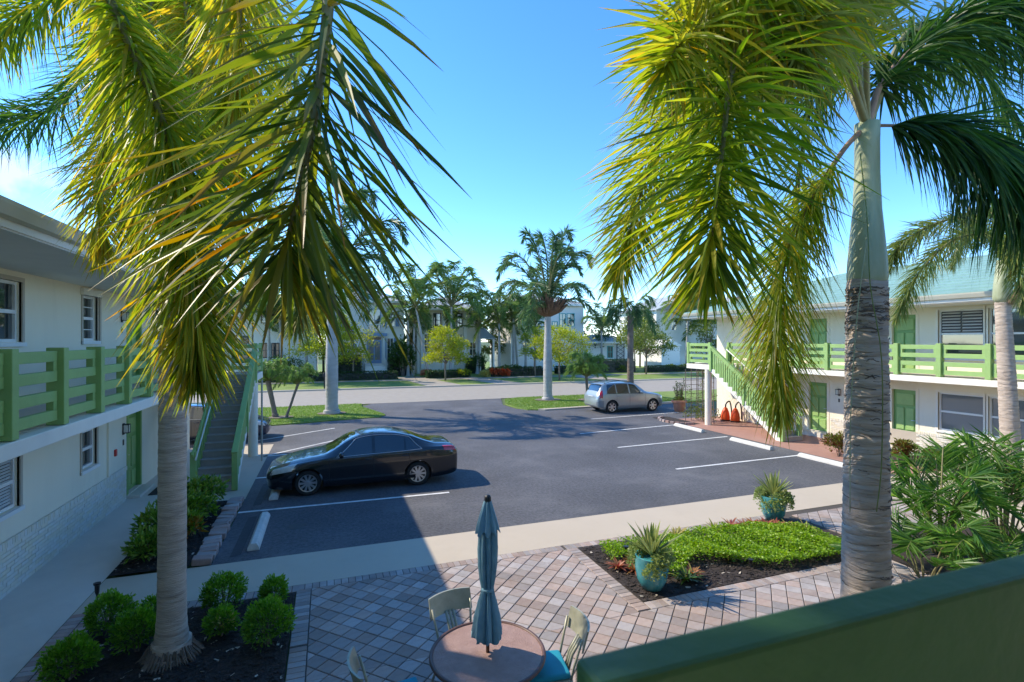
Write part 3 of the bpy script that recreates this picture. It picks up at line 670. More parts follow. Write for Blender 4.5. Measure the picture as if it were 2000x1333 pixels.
# ------------------------------------------------------------------ outside stairs
def stairs(X, label, cylabel):
    s = 1 if X(1) > X(0) else -1
    st = thing('outside_stairs', (X(-0.55), 17.4, 0), label, 'stairs')
    y0, y1, n = 15.3, 19.32, 16; rise = 2.85/n; run = (y1-y0)/(n-1)
    xo, xi = X(-1.1), X(-0.07)
    # sawtooth body
    prof = [(y0, 0)]
    for k in range(n-1):
        prof += [(y0+k*run, (k+1)*rise-0.03), (y0+(k+1)*run, (k+1)*rise-0.03)]
    prof += [(y1, 2.52), (y0+0.32, 0)]
    m_ = len(prof)
    vs = [(xo, p[0], p[1]) for p in prof]+[(xi, p[0], p[1]) for p in prof]
    fs = [(i,(i+1)%m_,(i+1)%m_+m_,i+m_) for i in range(m_)]+[tuple(range(m_)), tuple(range(2*m_-1,m_-1,-1))]
    MB().add(vs, fs).build('stair_body', MT['white'], st)
    for k in range(n-1):
        t_ = MB().box((X(-1.06),y0+k*run-0.03,(k+1)*rise-0.028),(X(-0.09),y0+(k+1)*run-0.004,(k+1)*rise)).build('tread', MT['tread'], st, bevel=0.006)
        MB().box((X(-1.06),y0+k*run-0.012,k*rise+0.002),(X(-0.09),y0+k*run+0.002,(k+1)*rise-0.03)).build('riser', MT['tread'], t_)
    # landing
    MB().box((X(-1.06),y1-0.014,2.66),(X(-0.09),y1+0.003,2.845)).build('riser', MT['tread'], st)
    ld = MB().box((X(-1.14),y1+0.004,2.62),(X(-0.062),20.98,2.85)).build('landing', MT['white'], st, bevel=0.01)
    MB().box((X(-1.06),y1+0.02,2.851),(X(-0.08),20.9,2.858)).build('landing_floor', MT['tread'], ld)
    MB().lathe([(0.155,0),(0.155,2.63)], 28).build('column', MT['wall'], st, smooth=40).location = Vector((X(-0.98), 19.62, 0))-st.location
    # railings, both sides
    for side, xx in (('o', X(-1.075)), ('i', X(-0.10))):
        sl = rise/run
        zc = lambda y: (y-y0)*sl+rise
        for k in range(n-1):
            for f_ in (0.28, 0.78):
                y = y0+(k+f_)*run
                if side == 'i' and f_ < 0.5: continue
                b0 = (k+1)*rise-0.02 if side == 'i' else (k+1)*rise-0.11
                MB().box((xx-0.02,y-0.04,b0),(xx+0.02,y+0.04,zc(y)+0.80)).build('baluster', MT['green'], st)
        ang = math.atan(sl); ym = (y0+y1)/2; L = math.hypot(y1-y0, zc(y1)-zc(y0))
        if side == 'o':
            MB().obox((xx,ym,zc(ym)+0.87), (0.15,L+0.12,0.05), 0, ang).build('rail_cap', MT['green'], st, bevel=0.008)
            MB().obox((xx-s*0.03,ym,zc(ym)+0.78), (0.04,L,0.13), 0, ang).build('top_rail', MT['green'], st, bevel=0.006)
        else:
            MB().obox((xx,ym,zc(ym)+0.80), (0.05,L,0.14), 0, ang).build('top_rail', MT['green'], st, bevel=0.006)
            MB().tube([(xx-s*0.08,y0-0.05,zc(y0)+0.72),(xx-s*0.08,y1,zc(y1)+0.72)], 0.022, 10).build('handrail', MT['winframe'], st, smooth=True)
        for y in ((y0+0.02, y0+run*7.5, y1) if side == 'o' else (y0+0.1, y1)):
            MB().box((xx-0.07,y-0.06,max(0.02, zc(y)-rise-0.12)),(xx+0.07,y+0.06,zc(y)+0.84)).build('newel_post', MT['green'], st, bevel=0.008)
    P = lambda a, o, z: (X(-1.07)-o*s, y1+0.10+a, z); rail_panel(st, P, 1.40)
    for y in (y1+0.07, 20.9): post(st, lambda a, o, z: (X(-1.07)-o*s, a, z), y, d=0.12)
    Q = lambda a, o, z: (X(-0.98)+a*s, 20.88+o, z); rail_panel(st, Q, 0.86)
    return st
stairs(XL, 'green railed outside stairs climbing to the left wing landing', 'l')
stairs(XR, 'white stepped outside stairs with green balusters at the right wing', 'r')

# ------------------------------------------------------------------ the wing the camera stands in
hw = thing('apartment_building', (7, -4, 0), 'shaded green railed balcony wing in the lower right foreground', 'building')
MB().box((-3.3,-1.45,2.66),(17.0,0.44,2.85)).build('balcony_slab', MT['white'], hw)
MB().box((-3.3,-1.6,0),(17.0,-1.46,5.1)).build('wall', MT['wall'], hw)
MB().box((-3.0,-6,5.12),(17.4,0.62,5.36)).build('roof', MT['soffit'], hw)
MB().box((0.198,0.352,3.60),(12,0.395,3.729)).build('top_rail', MT['railshaded'], hw, bevel=0.006)
for z in (3.42, 3.16, 2.97): MB().box((0.30,0.35,z-0.055),(12,0.39,z+0.055)).build('rail', MT['railshaded'], hw, bevel=0.005)
for x in (0.28, 1.5, 2.76, 4.0): MB().box((x-0.06,0.33,2.86),(x+0.07,0.41,3.598)).build('post', MT['railshaded'], hw, bevel=0.006)
MB().box((0.215,0.356,2.95),(1.44,0.375,3.598)).build('rail_board', MT['railshaded'], hw)

# ------------------------------------------------------------------ cars
def lerp_table(tab, x):
    if x <= tab[0][0]: return list(tab[0][1:])
    for i in range(len(tab)-1):
        a, b = tab[i], tab[i+1]
        if x <= b[0]:
            p = tab[max(i-1,0)]; n = tab[min(i+2,len(tab)-1)]; t = (x-a[0])/(b[0]-a[0]); outp = []
            for k in range(1, len(a)):
                d = b[0]-a[0]
                m0 = (b[k]-p[k])/(b[0]-p[0])*d if b[0] > p[0] else 0
                m1 = (n[k]-a[k])/(n[0]-a[0])*d if n[0] > a[0] else 0
                # limited tangents keep the profile from overshooting
                s_ = b[k]-a[k]
                m0 = max(min(m0, 2.5*abs(s_)), -2.5*abs(s_)); m1 = max(min(m1, 2.5*abs(s_)), -2.5*abs(s_))
                outp.append((2*t**3-3*t*t+1)*a[k]+(t**3-2*t*t+t)*m0+(-2*t**3+3*t*t)*b[k]+(t**3-t*t)*m1)
            return outp
    return list(tab[-1][1:])
def make_car(name, label, tab, paint, wheels, wr, loc, rz, wins, group=None, suv=False):
    """local x: 0 = nose, growing to the tail; y: half widths; columns: zb, zbelt, ztop, ws, wb, wt, zte"""
    L = tab[-1][0]; root = thing(name, loc, label, 'car', group, rz); ox = -L/2
    def half(x):
        zb, zl, zt, ws, wb, wt, ze = lerp_table(tab, x)
        zm = zb+(zl-zb)*0.55; wm = max(ws, wb)+0.015
        return [(0,zb),(ws*0.85,zb),(ws*0.97,zb+0.05),(ws,zb+0.14),(wm,zm),(wm*0.995,zm+(zl-zm)*0.55),(wb,zl),(wb*0.45+wt*0.55+0.012,zl*0.45+ze*0.55),(wt,ze),(wt*0.86,ze+(zt-ze)*0.62),(wt*0.45,zt-(zt-ze)*0.10),(0,zt)]
    # spline across the section for smoothness
    def P(x, v, sgn=-1, off=0.0):
        h = half(x); n = len(h)-1; q = min(max(v*n, 0), n-1e-6); i = int(q); t = q-i
        a, b = h[i], h[i+1]; p = h[max(i-1,0)]; nx = h[min(i+2,n)]
        y = 0.5*((2*a[0])+(-p[0]+b[0])*t+(2*p[0]-5*a[0]+4*b[0]-nx[0])*t*t+(-p[0]+3*a[0]-3*b[0]+nx[0])*t**3)
        z = 0.5*((2*a[1])+(-p[1]+b[1])*t+(2*p[1]-5*a[1]+4*b[1]-nx[1])*t*t+(-p[1]+3*a[1]-3*b[1]+nx[1])*t**3)
        y = max(0, y); base = Vector((x+ox, sgn*y, z))
        if off:
            dx = P(min(x+0.02,L), v, sgn)-P(max(x-0.02,0), v, sgn); dvv = P(x, min(v+0.01,1), sgn)-P(x, max(v-0.01,0), sgn)
            nn = dx.cross(dvv)
            if nn.length > 1e-9:
                nn.normalize(); c = Vector((L*0.5+ox, 0, 0.6))
                if nn.dot(base-c) < 0: nn = -nn
                base = base+nn*off
        return base
    NX, NV = 56, 30
    xs = [L*(0.5-0.5*math.cos(math.pi*i/NX))*0.5+L*i/NX*0.5 for i in range(NX+1)]
    mb = MB(); ring = 2*NV; vs = []
    for x in xs:
        for k in range(NV): vs.append(P(x, k/NV, -1))
        for k in range(NV): vs.append(P(x, 1-k/NV, 1))
    fs = []
    for i in range(NX):
        for k in range(ring):
            k2 = (k+1)%ring; fs.append((i*ring+k, (i+1)*ring+k, (i+1)*ring+k2, i*ring+k2))
    fs.append(tuple(range(ring))); m_ = NX*ring; fs.append(tuple(range(m_+ring-1, m_-1, -1)))
    mb.add(vs, fs); me = mb.mesh('body')
    bm = bmesh.new(); bm.from_mesh(me); bmesh.ops.remove_doubles(bm, verts=bm.verts, dist=0.0004); bmesh.ops.recalc_face_normals(bm, faces=bm.faces); bm.to_mesh(me); bm.free()
    body = put('body', me, paint, root, local=True); me.materials.append(MT['plastic'])
    cut = MB()
    for wx in wheels:
        vs = []; n = 28
        for y in (-1.3, 1.3):
            for k in range(n): vs.append((wx+ox+math.cos(2*math.pi*k/n)*(wr+0.055), y, wr+math.sin(2*math.pi*k/n)*(wr+0.055)))
        cut.add(vs, [tuple(range(n)), tuple(range(2*n-1,n-1,-1))]+[(k,k+n,(k+1)%n+n,(k+1)%n) for k in range(n)])
    cme = cut.mesh('cut'); bm = bmesh.new(); bm.from_mesh(cme); bmesh.ops.recalc_face_normals(bm, faces=bm.faces); bm.to_mesh(cme); bm.free()
    cme.materials.append(MT['plastic']); co = bpy.data.objects.new('cut', cme); col.objects.link(co)
    md = body.modifiers.new('arch', 'BOOLEAN'); md.object = co; md.operation = 'DIFFERENCE'; md.solver = 'EXACT'; md.material_mode = 'TRANSFER'
    body.parent = None; bpy.context.view_layer.update(); dg = bpy.context.evaluated_depsgraph_get()
    nm = bpy.data.meshes.new_from_object(body.evaluated_get(dg)); body.modifiers.clear(); body.data = nm; body.parent = root
    bpy.data.objects.remove(co)
    nm.polygons.foreach_set('use_smooth', [True]*len(nm.polygons)); nm.set_sharp_from_angle(angle=R(38))
    def patch(x0, x1, v0, v1, sgn, off, nx=10, nv=6, slant=None):
        q = MB(); vs = []
        for i in range(nx+1):
            for j in range(nv+1):
                v = v0+(v1-v0)*j/nv; x = x0+(x1-x0)*i/nx
                if slant: x += slant[0]*(j/nv)*(1-i/nx)+slant[1]*(j/nv)*(i/nx)
                vs.append(P(x, v, sgn, off))
        f = [(i*(nv+1)+j, (i+1)*(nv+1)+j, (i+1)*(nv+1)+j+1, i*(nv+1)+j+1) for i in range(nx) for j in range(nv)]
        if sgn > 0: f = [t[::-1] for t in f]
        return q.add(vs, f)
    def mirror_patch(x0, x1, v0, off, nx=8, nv=8):          # a patch across the top, both halves
        q = MB(); vs = []; cols = []
        for i in range(nx+1):
            x = x0+(x1-x0)*i/nx; rowp = [P(x, v0+(1-v0)*j/nv, -1, off) for j in range(nv)]+[P(x, 1-(1-v0)*j/nv, 1, off) for j in range(nv+1)]
            vs += rowp
        c = 2*nv+1
        return q.add(vs, [(i*c+j, (i+1)*c+j, (i+1)*c+j+1, i*c+j+1) for i in range(nx) for j in range(c-1)])
    V = lambda k: k/11.0
    for sgn in (-1, 1):
        for (x0, x1, sl0, sl1) in wins['side']:
            patch(x0, x1, V(6.12), V(7.86), sgn, 0.004, slant=(sl0, sl1)).build('side_window', MT['carglass'], body, local=True, smooth=True)
        a, c, s0, s1 = wins['side'][0][0], wins['side'][-1][1], wins['side'][0][2], wins['side'][-1][3]
        pts = [P(a-0.03+(c-a+0.06)*i/24, V(6.05), sgn, 0.006) for i in range(25)]
        MB().tube(pts, 0.009, 6).build('belt_trim', MT['steel'] if not suv else MT['plastic'], body, local=True, smooth=True)
        if not suv:
            pts = [P(a-0.03+s0*i/8, V(6.1+1.85*i/8), sgn, 0.005) for i in range(9)]+[P(a+s0+(c+s1-a-s0)*i/16, V(7.95), sgn, 0.005) for i in range(17)]+[P(c+0.03+s1*(8-i)/8, V(7.95-1.85*i/8), sgn, 0.005) for i in range(9)]
            MB().tube(pts, 0.008, 6).build('window_trim', MT['steel'], body, local=True, smooth=True)
        for (xd, sl_) in wins['seams']:
            pts = [P(xd+sl_*(k/12), V(3.2+2.8*k/12), sgn, 0.0015) for k in range(13)]
            MB().tube(pts, 0.005, 4).build('door_seam', MT['plastic'], body, local=True)
        MB().tube([P(wins['seams'][0][0]+(wins['seams'][-1][0]-wins['seams'][0][0])*i/20, V(3.15), sgn, 0.0015) for i in range(21)], 0.005, 4).build('door_seam', MT['plastic'], body, local=True)
        for xh in wins['handles']:
            pts = [P(xh+0.17*i/6, V(5.3), sgn, 0.02+0.012*math.sin(math.pi*i/6)) for i in range(7)]
            MB().tube(pts, 0.014, 8).build('door_handle', paint if not suv else MT['silver'], body, local=True, smooth=True)
        patch(*wins['head'], sgn, 0.006, 10, 5, slant=wins.get('headsl')).build('headlight', MT['lamp'], body, local=True, smooth=True)
        patch(*wins['tail'], sgn, 0.008, 8, 6, slant=wins.get('tailsl')).build('taillight', MT['taillamp'], body, local=True, smooth=True)
        mx = wins['mirror']; p = P(mx, V(6.2), sgn, 0.0)
        mm = MB(); mm.lathe([(0.0,-0.075),(0.06,-0.065),(0.085,-0.02),(0.08,0.03),(0.05,0.07),(0.0,0.08)], 14)
        mv = [Vector((q[0]*0.75, q[1]*1.35, q[2]*0.9)) for q in mm.v]; mm.v = [tuple(v_+p+Vector((0.02, sgn*0.12, 0.06))) for v_ in mv]
        mm.build('mirror', paint if not suv else MT['silver'], body, local=True, smooth=True)
        patch(wins['sill'][0], wins['sill'][1], V(2.0), V(3.05), sgn, 0.006, 20, 3).build('sill_trim', MT['cladding'] if suv else paint, body, local=True, smooth=True)
    mirror_patch(wins['ws'][0], wins['ws'][1], V(8.35), 0.005).build('windscreen', MT['carglass'], body, local=True, smooth=True)
    mirror_patch(wins['rw'][0], wins['rw'][1], V(8.35), 0.006).build('rear_window', MT['carglass'], body, local=True, smooth=True)
    # wheels
    for wx in wheels:
        for sgn in (-1, 1):
            yw = sgn*(max(lerp_table(tab, wx)[3:5])-0.015)
            ty = MB(); prof = [(wr*0.66,-0.2),(wr*0.9,-0.205),(wr*0.985,-0.18),(wr,-0.14),(wr,-0.06),(wr*0.985,-0.02),(wr*0.9,0.004),(wr*0.70,0.0),(wr*0.68,-0.03)]
            ty.lathe(prof, 36); f = lambda q: (wx+ox+q[0], yw+sgn*q[2], wr+q[1])
            ty.v = [f(q) for q in ty.v]
            if sgn > 0: ty.f = [t[::-1] for t in ty.f]
            wo = ty.build('wheel', MT['tyre'], root, local=True, smooth=40)
            rm = MB(); rm.lathe([(wr*0.70,-0.012),(wr*0.68,0.0),(wr*0.63,-0.004),(wr*0.62,-0.06),(wr*0.60,-0.13)], 36); rm.f = rm.f[:-2]
            ns = 10 if not suv else 6
            dsk = MB()
            for k in range(ns):
                th = 2*math.pi*k/ns; c0, s0 = math.cos(th), math.sin(th); w0, w1 = (0.020, 0.030) if not suv else (0.03,0.04)
                def pt(r_, w_, y_): return (r_*c0-w_*s0, r_*s0+w_*c0, y_)
                vs = [pt(0.03,-w0,-0.022),pt(0.03,w0,-0.022),pt(wr*0.65,w1,-0.012),pt(wr*0.65,-w1,-0.012),pt(0.03,-w0,-0.05),pt(0.03,w0,-0.05),pt(wr*0.65,w1,-0.05),pt(wr*0.65,-w1,-0.05)]
                rm.add(vs, [(0,1,2,3),(7,6,5,4),(0,4,5,1),(1,5,6,2),(2,6,7,3),(3,7,4,0)])
            rm.lathe([(0.0,-0.010),(0.05,-0.012),(0.068,-0.03),(0.068,-0.06)], 16)
            rm.v = [f(q) for q in rm.v]; rm.build('rim', MT['rim'], wo, local=True, smooth=30)
            dsk.lathe([(0.0,-0.10),(wr*0.6,-0.10),(wr*0.6,-0.12)], 24); dsk.v = [f(q) for q in dsk.v]; dsk.build('brake_disc', MT['plastic'], wo, local=True)
    return root, body, P, ox, L, V, patch
sedan_tab = [(0.0,0.30,0.56,0.60,0.50,0.52,0.42,0.585),(0.07,0.22,0.64,0.69,0.68,0.70,0.56,0.67),(0.22,0.19,0.70,0.76,0.80,0.80,0.64,0.735),(0.5,0.18,0.77,0.845,0.88,0.87,0.70,0.82),
 (0.95,0.175,0.845,0.93,0.905,0.89,0.74,0.905),(1.38,0.175,0.895,0.995,0.91,0.90,0.76,0.965),(1.60,0.175,0.915,1.10,0.91,0.90,0.73,1.05),(1.95,0.175,0.935,1.31,0.91,0.895,0.655,1.25),(2.3,0.175,0.945,1.44,0.91,0.895,0.605,1.375),
 (2.75,0.175,0.955,1.485,0.91,0.895,0.60,1.42),(3.2,0.175,0.965,1.465,0.91,0.895,0.60,1.40),(3.65,0.175,0.98,1.36,0.91,0.89,0.61,1.30),(4.05,0.18,1.0,1.20,0.905,0.88,0.66,1.145),(4.32,0.19,1.01,1.115,0.90,0.87,0.70,1.075),
 (4.62,0.21,1.01,1.085,0.88,0.845,0.70,1.055),(4.82,0.24,0.985,1.05,0.84,0.80,0.66,1.025),(4.95,0.30,0.90,0.95,0.76,0.72,0.56,0.93),(5.0,0.38,0.80,0.84,0.60,0.58,0.44,0.82)]
sw = dict(side=[(1.72,2.60,0.50,0.0),(2.68,3.45,0.0,0.02),(3.50,3.90,0.0,-0.32)], seams=[(1.52,0.02),(2.64,0.0),(3.66,-0.12)], handles=[2.40,3.38], head=(0.10,0.62,5.0/11,6.6/11), headsl=(0.10,0.16),
          tail=(4.55,4.90,5.4/11,6.9/11), tailsl=(-0.05,-0.06), mirror=1.80, ws=(1.44,2.2), rw=(3.62,4.28), sill=(1.45,3.75))
sed, sbody, SP, sox, sL, SV, spatch = make_car('parked_sedan', 'glossy black four door sedan parked nose in beside the left stairs', sedan_tab, MT['blackpaint'], (1.0, 3.82), 0.325, (1.02, 15.03, 0.0), 0, sw)
gr = spatch(0.015, 0.16, 4.3/11, 5.6/11, -1, 0.004); gr.build('grille', MT['plastic'], sbody, local=True)
dk, dbody, DP, *_ = make_car('parked_car', 'dark navy car nose showing past the foot of the left stairs', sedan_tab, MT['bluepaint'], (1.0, 3.82), 0.325, (-4.75, 23.45, 0.0), R(180), sw)
suv_tab = [(0.0,0.34,0.66,0.70,0.50,0.52,0.42,0.69),(0.06,0.27,0.76,0.81,0.70,0.70,0.58,0.79),(0.22,0.24,0.86,0.93,0.82,0.80,0.66,0.91),(0.55,0.23,0.93,1.02,0.88,0.86,0.70,0.99),(0.95,0.23,0.98,1.08,0.90,0.88,0.72,1.05),
 (1.15,0.23,1.0,1.12,0.90,0.885,0.73,1.085),(1.40,0.23,1.01,1.29,0.90,0.885,0.70,1.23),(1.75,0.23,1.02,1.54,0.90,0.885,0.65,1.47),(2.05,0.23,1.025,1.635,0.90,0.885,0.63,1.56),(2.8,0.23,1.035,1.67,0.90,0.885,0.63,1.60),(3.5,0.23,1.05,1.645,0.90,0.88,0.625,1.57),
 (3.85,0.24,1.06,1.60,0.89,0.87,0.62,1.52),(4.02,0.26,1.06,1.45,0.88,0.85,0.62,1.39),(4.15,0.30,1.04,1.18,0.86,0.82,0.64,1.14),(4.25,0.34,0.95,1.02,0.82,0.78,0.60,1.0),(4.32,0.42,0.80,0.84,0.66,0.62,0.48,0.82)]
vw = dict(side=[(1.48,2.28,0.42,0.0),(2.36,3.10,0.0,0.0),(3.16,3.74,0.0,-0.08)], seams=[(1.30,0.02),(2.32,0.0),(3.15,0.0)], handles=[2.06,2.92], head=(0.08,0.42,4.9/11,6.4/11), headsl=(0.08,0.12),
          tail=(4.02,4.22,4.7/11,7.0/11), tailsl=(-0.05,-0.06), mirror=1.62, ws=(1.20,1.95), rw=(3.92,4.14), sill=(1.2,3.1))
suv, vbody, VP, vox, vL, VV, vpatch = make_car('parked_suv', 'silver grey compact SUV with roof rails parked before the right stairs', suv_tab, MT['silver'], (0.80, 3.43), 0.345, (15.92, 25.38, 0.0), R(180), vw, suv=True)
for sgn in (-1, 1):
    pts = [VP(2.0+1.75*i/12, 9.0/11, sgn, 0.03+0.05*math.sin(math.pi*i/12)) for i in range(13)]
    MB().tube(pts, 0.018, 8).build('roof_rail', MT['plastic'], vbody, local=True, smooth=True)
    vpatch(0.03, 0.40, 2.2/11, 4.0/11, sgn, 0.006, 8, 4).build('front_bumper', MT['cladding'], vbody, local=True, smooth=True)
    vpatch(3.95, 4.31, 2.2/11, 4.0/11, sgn, 0.010, 8, 4).build('rear_bumper', MT['cladding'], vbody, local=True, smooth=True)
MB().box((2.02,-0.26,0.80),(2.14,0.26,0.93)).build('licence_plate', MT['plate'], vbody, local=True)

# ------------------------------------------------------------------ wheel stops
for (x, y, ln, lab) in [(-1.33,11.8,2.0,'white concrete wheel stop in the empty stall near the hedge bed'),(-1.28,14.95,1.8,'white wheel stop under the nose of the black sedan'),
        (15.3,12.4,1.7,'white wheel stop nearest the right palm trunk'),(15.2,15.3,2.0,'white wheel stop at the foot of the right stairs'),(15.3,19.0,1.9,'white wheel stop beside the column under the right landing')]:
    prof = [(-0.11,0),(-0.10,0.06),(-0.05,0.13),(0.05,0.13),(0.10,0.06),(0.11,0)]; n = len(prof)
    vs = [(p[0],-ln/2+(0.04 if i in (2,3) else 0),p[1]) for i, p in enumerate(prof)]+[(p[0],ln/2-(0.04 if i in (2,3) else 0),p[1]) for i, p in enumerate(prof)]
    o = MB().add(vs, [(i,i+n,(i+1)%n+n,(i+1)%n) for i in range(n)]+[tuple(range(n)),tuple(range(2*n-1,n-1,-1))]).build('wheel_stop', MT['stop'], bevel=0.012)
    o.location = (x,y,0.004); tag(o, lab, 'wheel stop', 'parking wheel stops')

# ------------------------------------------------------------------ table, umbrella, chairs
tx, ty_ = 1.58, 5.14
tb = thing('patio_table', (tx,ty_,0.016), 'round pink topped patio table with dark rim at the bottom centre', 'table')
MB().lathe([(0.02,0.70),(0.585,0.70),(0.59,0.712),(0.02,0.714)], 64).build('table_top', MT['mesh'], tb, local=True, smooth=30)
rp = [(0.588+0.022*math.cos(R(a)), 0.705+0.022*math.sin(R(a))) for a in range(0,360,30)]; rp.append(rp[0])
rmb = MB().lathe(rp, 72); rmb.f = rmb.f[:-2]; rmb.build('rim', MT['bronze'], tb, local=True, smooth=True)
for k in range(4):
    a = R(45+90*k); MB().tube([(0.46*math.cos(a),0.46*math.sin(a),0.70),(0.30*math.cos(a),0.30*math.sin(a),0.40),(0.44*math.cos(a),0.44*math.sin(a),0.0)], 0.018, 8).build('leg', MT['bronze'], tb, local=True, smooth=True)
MB().lathe([(0.30,0.395),(0.30,0.41),(0.285,0.41),(0.285,0.395)], 40).build('brace', MT['bronze'], tb, local=True)
um = thing('patio_umbrella', (tx,ty_,0.016), 'folded blue canvas umbrella standing through the round table', 'umbrella')
MB().lathe([(0.22,0),(0.22,0.05),(0.06,0.09),(0.035,0.14)], 28).build('base', MT['bronze'], um, local=True, smooth=40)
MB().tube([(0,0,0.05),(0,0,2.31)], 0.019, 12).build('pole', MT['wood'], um, local=True, smooth=True)
def folded(prof, n, amp, seed, name, tw=0.0, bottom=None):
    q = random.Random(seed); ph = [q.uniform(0,6) for _ in range(6)]; mb = MB(); m_ = 96; vs = []
    for i, (r_, z) in enumerate(prof):
        t = i/(len(prof)-1)
        for k in range(m_):
            th = 2*math.pi*k/m_+tw*t
            f = 1+amp*(0.25+0.75*t if bottom is None else 1)*(math.cos(n*th+ph[0])*0.75+0.30*math.cos((n*2+1)*th+ph[1]+t*2)+0.18*math.cos(3*th+ph[2]+3*t))
            zz = z+(0.025*math.cos(n*th+ph[3]) if i == 0 else 0)
            vs.append((r_*f*math.cos(th), r_*f*math.sin(th), zz))
    fs = [(i*m_+k, i*m_+(k+1)%m_, (i+1)*m_+(k+1)%m_, (i+1)*m_+k) for i in range(len(prof)-1) for k in range(m_)]
    return mb.add(vs, fs).build(name, MT['canvas'], um, local=True, smooth=50)
folded([(0.128,0.86),(0.126,0.95),(0.112,1.08),(0.080,1.24),(0.055,1.35),(0.052,1.39),(0.066,1.48),(0.080,1.63),(0.084,1.80),(0.078,1.97),(0.068,2.10)], 8, 0.34, 4, 'canopy', 0.5, 1)
folded([(0.115,1.98),(0.105,2.02),(0.082,2.12),(0.052,2.23),(0.034,2.30)], 8, 0.20, 9, 'canopy_vent', 0, 1)
MB().lathe([(0.062,1.355),(0.068,1.37),(0.064,1.39)], 28).build('tie_strap', MT['canvas'], um, local=True, smooth=True)
MB().lathe([(0.0,2.365),(0.025,2.36),(0.036,2.335),(0.036,2.305),(0.03,2.28)], 18).build('finial', MT['black'], um, local=True, smooth=True)
def chair(loc, rz, label):
    """faces +y; the curved back board stands at -y"""
    c = thing('patio_chair', loc, label, 'chair', 'chairs round the patio table', rz)
    def bent(z0, z1, th, w_, cur, lean, name, n=12, thick=0.022):
        vs = []
        for j, z in enumerate((z0, (z0+z1)/2, z1)):
            for i in range(n+1):
                a = -w_/2+w_*i/n; y = -0.23-lean*(z-0.45)-cur*(1-(2*a/w_)**2)
                for d in (0, -thick): vs.append((a, y+d, z))
        m_ = 2*(n+1); fs = []
        for j in range(2):
            for i in range(n):
                b0 = j*m_+2*i
                fs += [(b0, b0+2, b0+2+m_, b0+m_), (b0+1, b0+1+m_, b0+3+m_, b0+3)]
            for i in (0, n): fs.append((j*m_+2*i, j*m_+2*i+1, (j+1)*m_+2*i+1, (j+1)*m_+2*i))
        for i in range(n): fs += [(2*i,2*i+1,2*i+3,2*i+2), (2*m_+2*i,2*m_+2*i+2,2*m_+2*i+3,2*m_+2*i+1)]
        mb = MB().add(vs, fs); return mb.build(name, MT['chair'], c, local=True, smooth=40)
    bent(0.74, 0.96, 0, 0.54, 0.075, 0.28, 'backrest')
    for k in (-1, 0, 1):
        x = 0.045*k; MB().tube([(x,-0.24,0.44),(x,-0.285,0.60),(x,-0.385,0.76)], 0.017, 6).build('splat', MT['chair'], c, local=True, smooth=True)
    for sx in (-1, 1):
        MB().tube([(sx*0.21,-0.22,0.44),(sx*0.215,-0.25,0.58),(sx*0.25,-0.325,0.86)], 0.014, 8).build('back_post', MT['chair'], c, local=True, smooth=True)
        MB().tube([(sx*0.21,-0.22,0.44),(sx*0.22,-0.26,0.22),(sx*0.235,-0.36,0.0)], [0.018,0.016,0.014], 8).build('leg', MT['chair'], c, local=True, smooth=True)
        MB().tube([(sx*0.23,0.22,0.44),(sx*0.235,0.23,0.2),(sx*0.25,0.30,0.0)], [0.018,0.016,0.014], 8).build('leg', MT['chair'], c, local=True, smooth=True)
    MB().prism([(-0.22,-0.24),(0.22,-0.24),(0.25,0.24),(-0.25,0.24)], 0.42, 0.45).build('seat', MT['chair'], c, local=True, bevel=0.01)
    o = MB().prism([(-0.215,-0.22),(0.215,-0.22),(0.245,0.245),(-0.245,0.245)], 0.452, 0.52).build('cushion', MT['cushion'], c, local=True, bevel=0.026, label='turquoise seat cushion')
    o.data.polygons.foreach_set('use_smooth', [True]*len(o.data.polygons))
    return c
def face(x, y): return math.atan2(ty_-y, tx-x)-math.pi/2
for (x, y, lab) in [(1.46,5.64,'pale metal chair tucked behind the table, its turquoise cushion hidden'),(2.20,5.05,'pale metal chair with turquoise cushion to the right of the table'),(0.64,5.06,'pale metal chair at the table on the shaded left side')]:
    chair((x,y,0.016), face(x,y), lab)

# ------------------------------------------------------------------ vegetation helpers
def catmull(pts, n):
    pts = [Vector(p) for p in pts]; P = [pts[0]*2-pts[1]]+pts+[pts[-1]*2-pts[-2]]; outp = []
    m_ = len(pts)-1
    for k in range(n+1):
        q = min(k/n*m_, m_-1e-6); i = int(q); t = q-i; a, b, c, d = P[i:i+4]
        outp.append(0.5*((2*b)+(-a+c)*t+(2*a-5*b+4*c-d)*t*t+(-a+3*b-3*c+d)*t**3))
    return outp
DOWN = Vector((0,0,-1))
def leaflet(mb, base, d, side, L, Wd, droop, r_, r2, fold=False, segs=3):
    vs = []; cs = []; fs = []
    ws = {2: (0.5,1.0,0.04), 3: (0.4,1.0,0.72,0.03), 4: (0.4,0.9,1.0,0.62,0.03)}[segs]
    for i in range(segs+1):
        t = i/segs; p = base+d*(L*t)+DOWN*(droop*L*t*t)
        hw_ = side*(Wd*0.5*ws[i])
        if fold:
            nn = d.cross(side).normalized()*(Wd*0.16*ws[i])
            vs += [p-hw_, p+nn, p+hw_]; cs += [(r_, t, r2)]*3
        else:
            vs += [p-hw_, p+hw_]; cs += [(r_, t, r2)]*2
    c = 3 if fold else 2
    for i in range(segs):
        for k in range(c-1): fs.append((i*c+k, i*c+k+1, (i+1)*c+k+1, (i+1)*c+k))
    mb.add(vs, fs, cs)
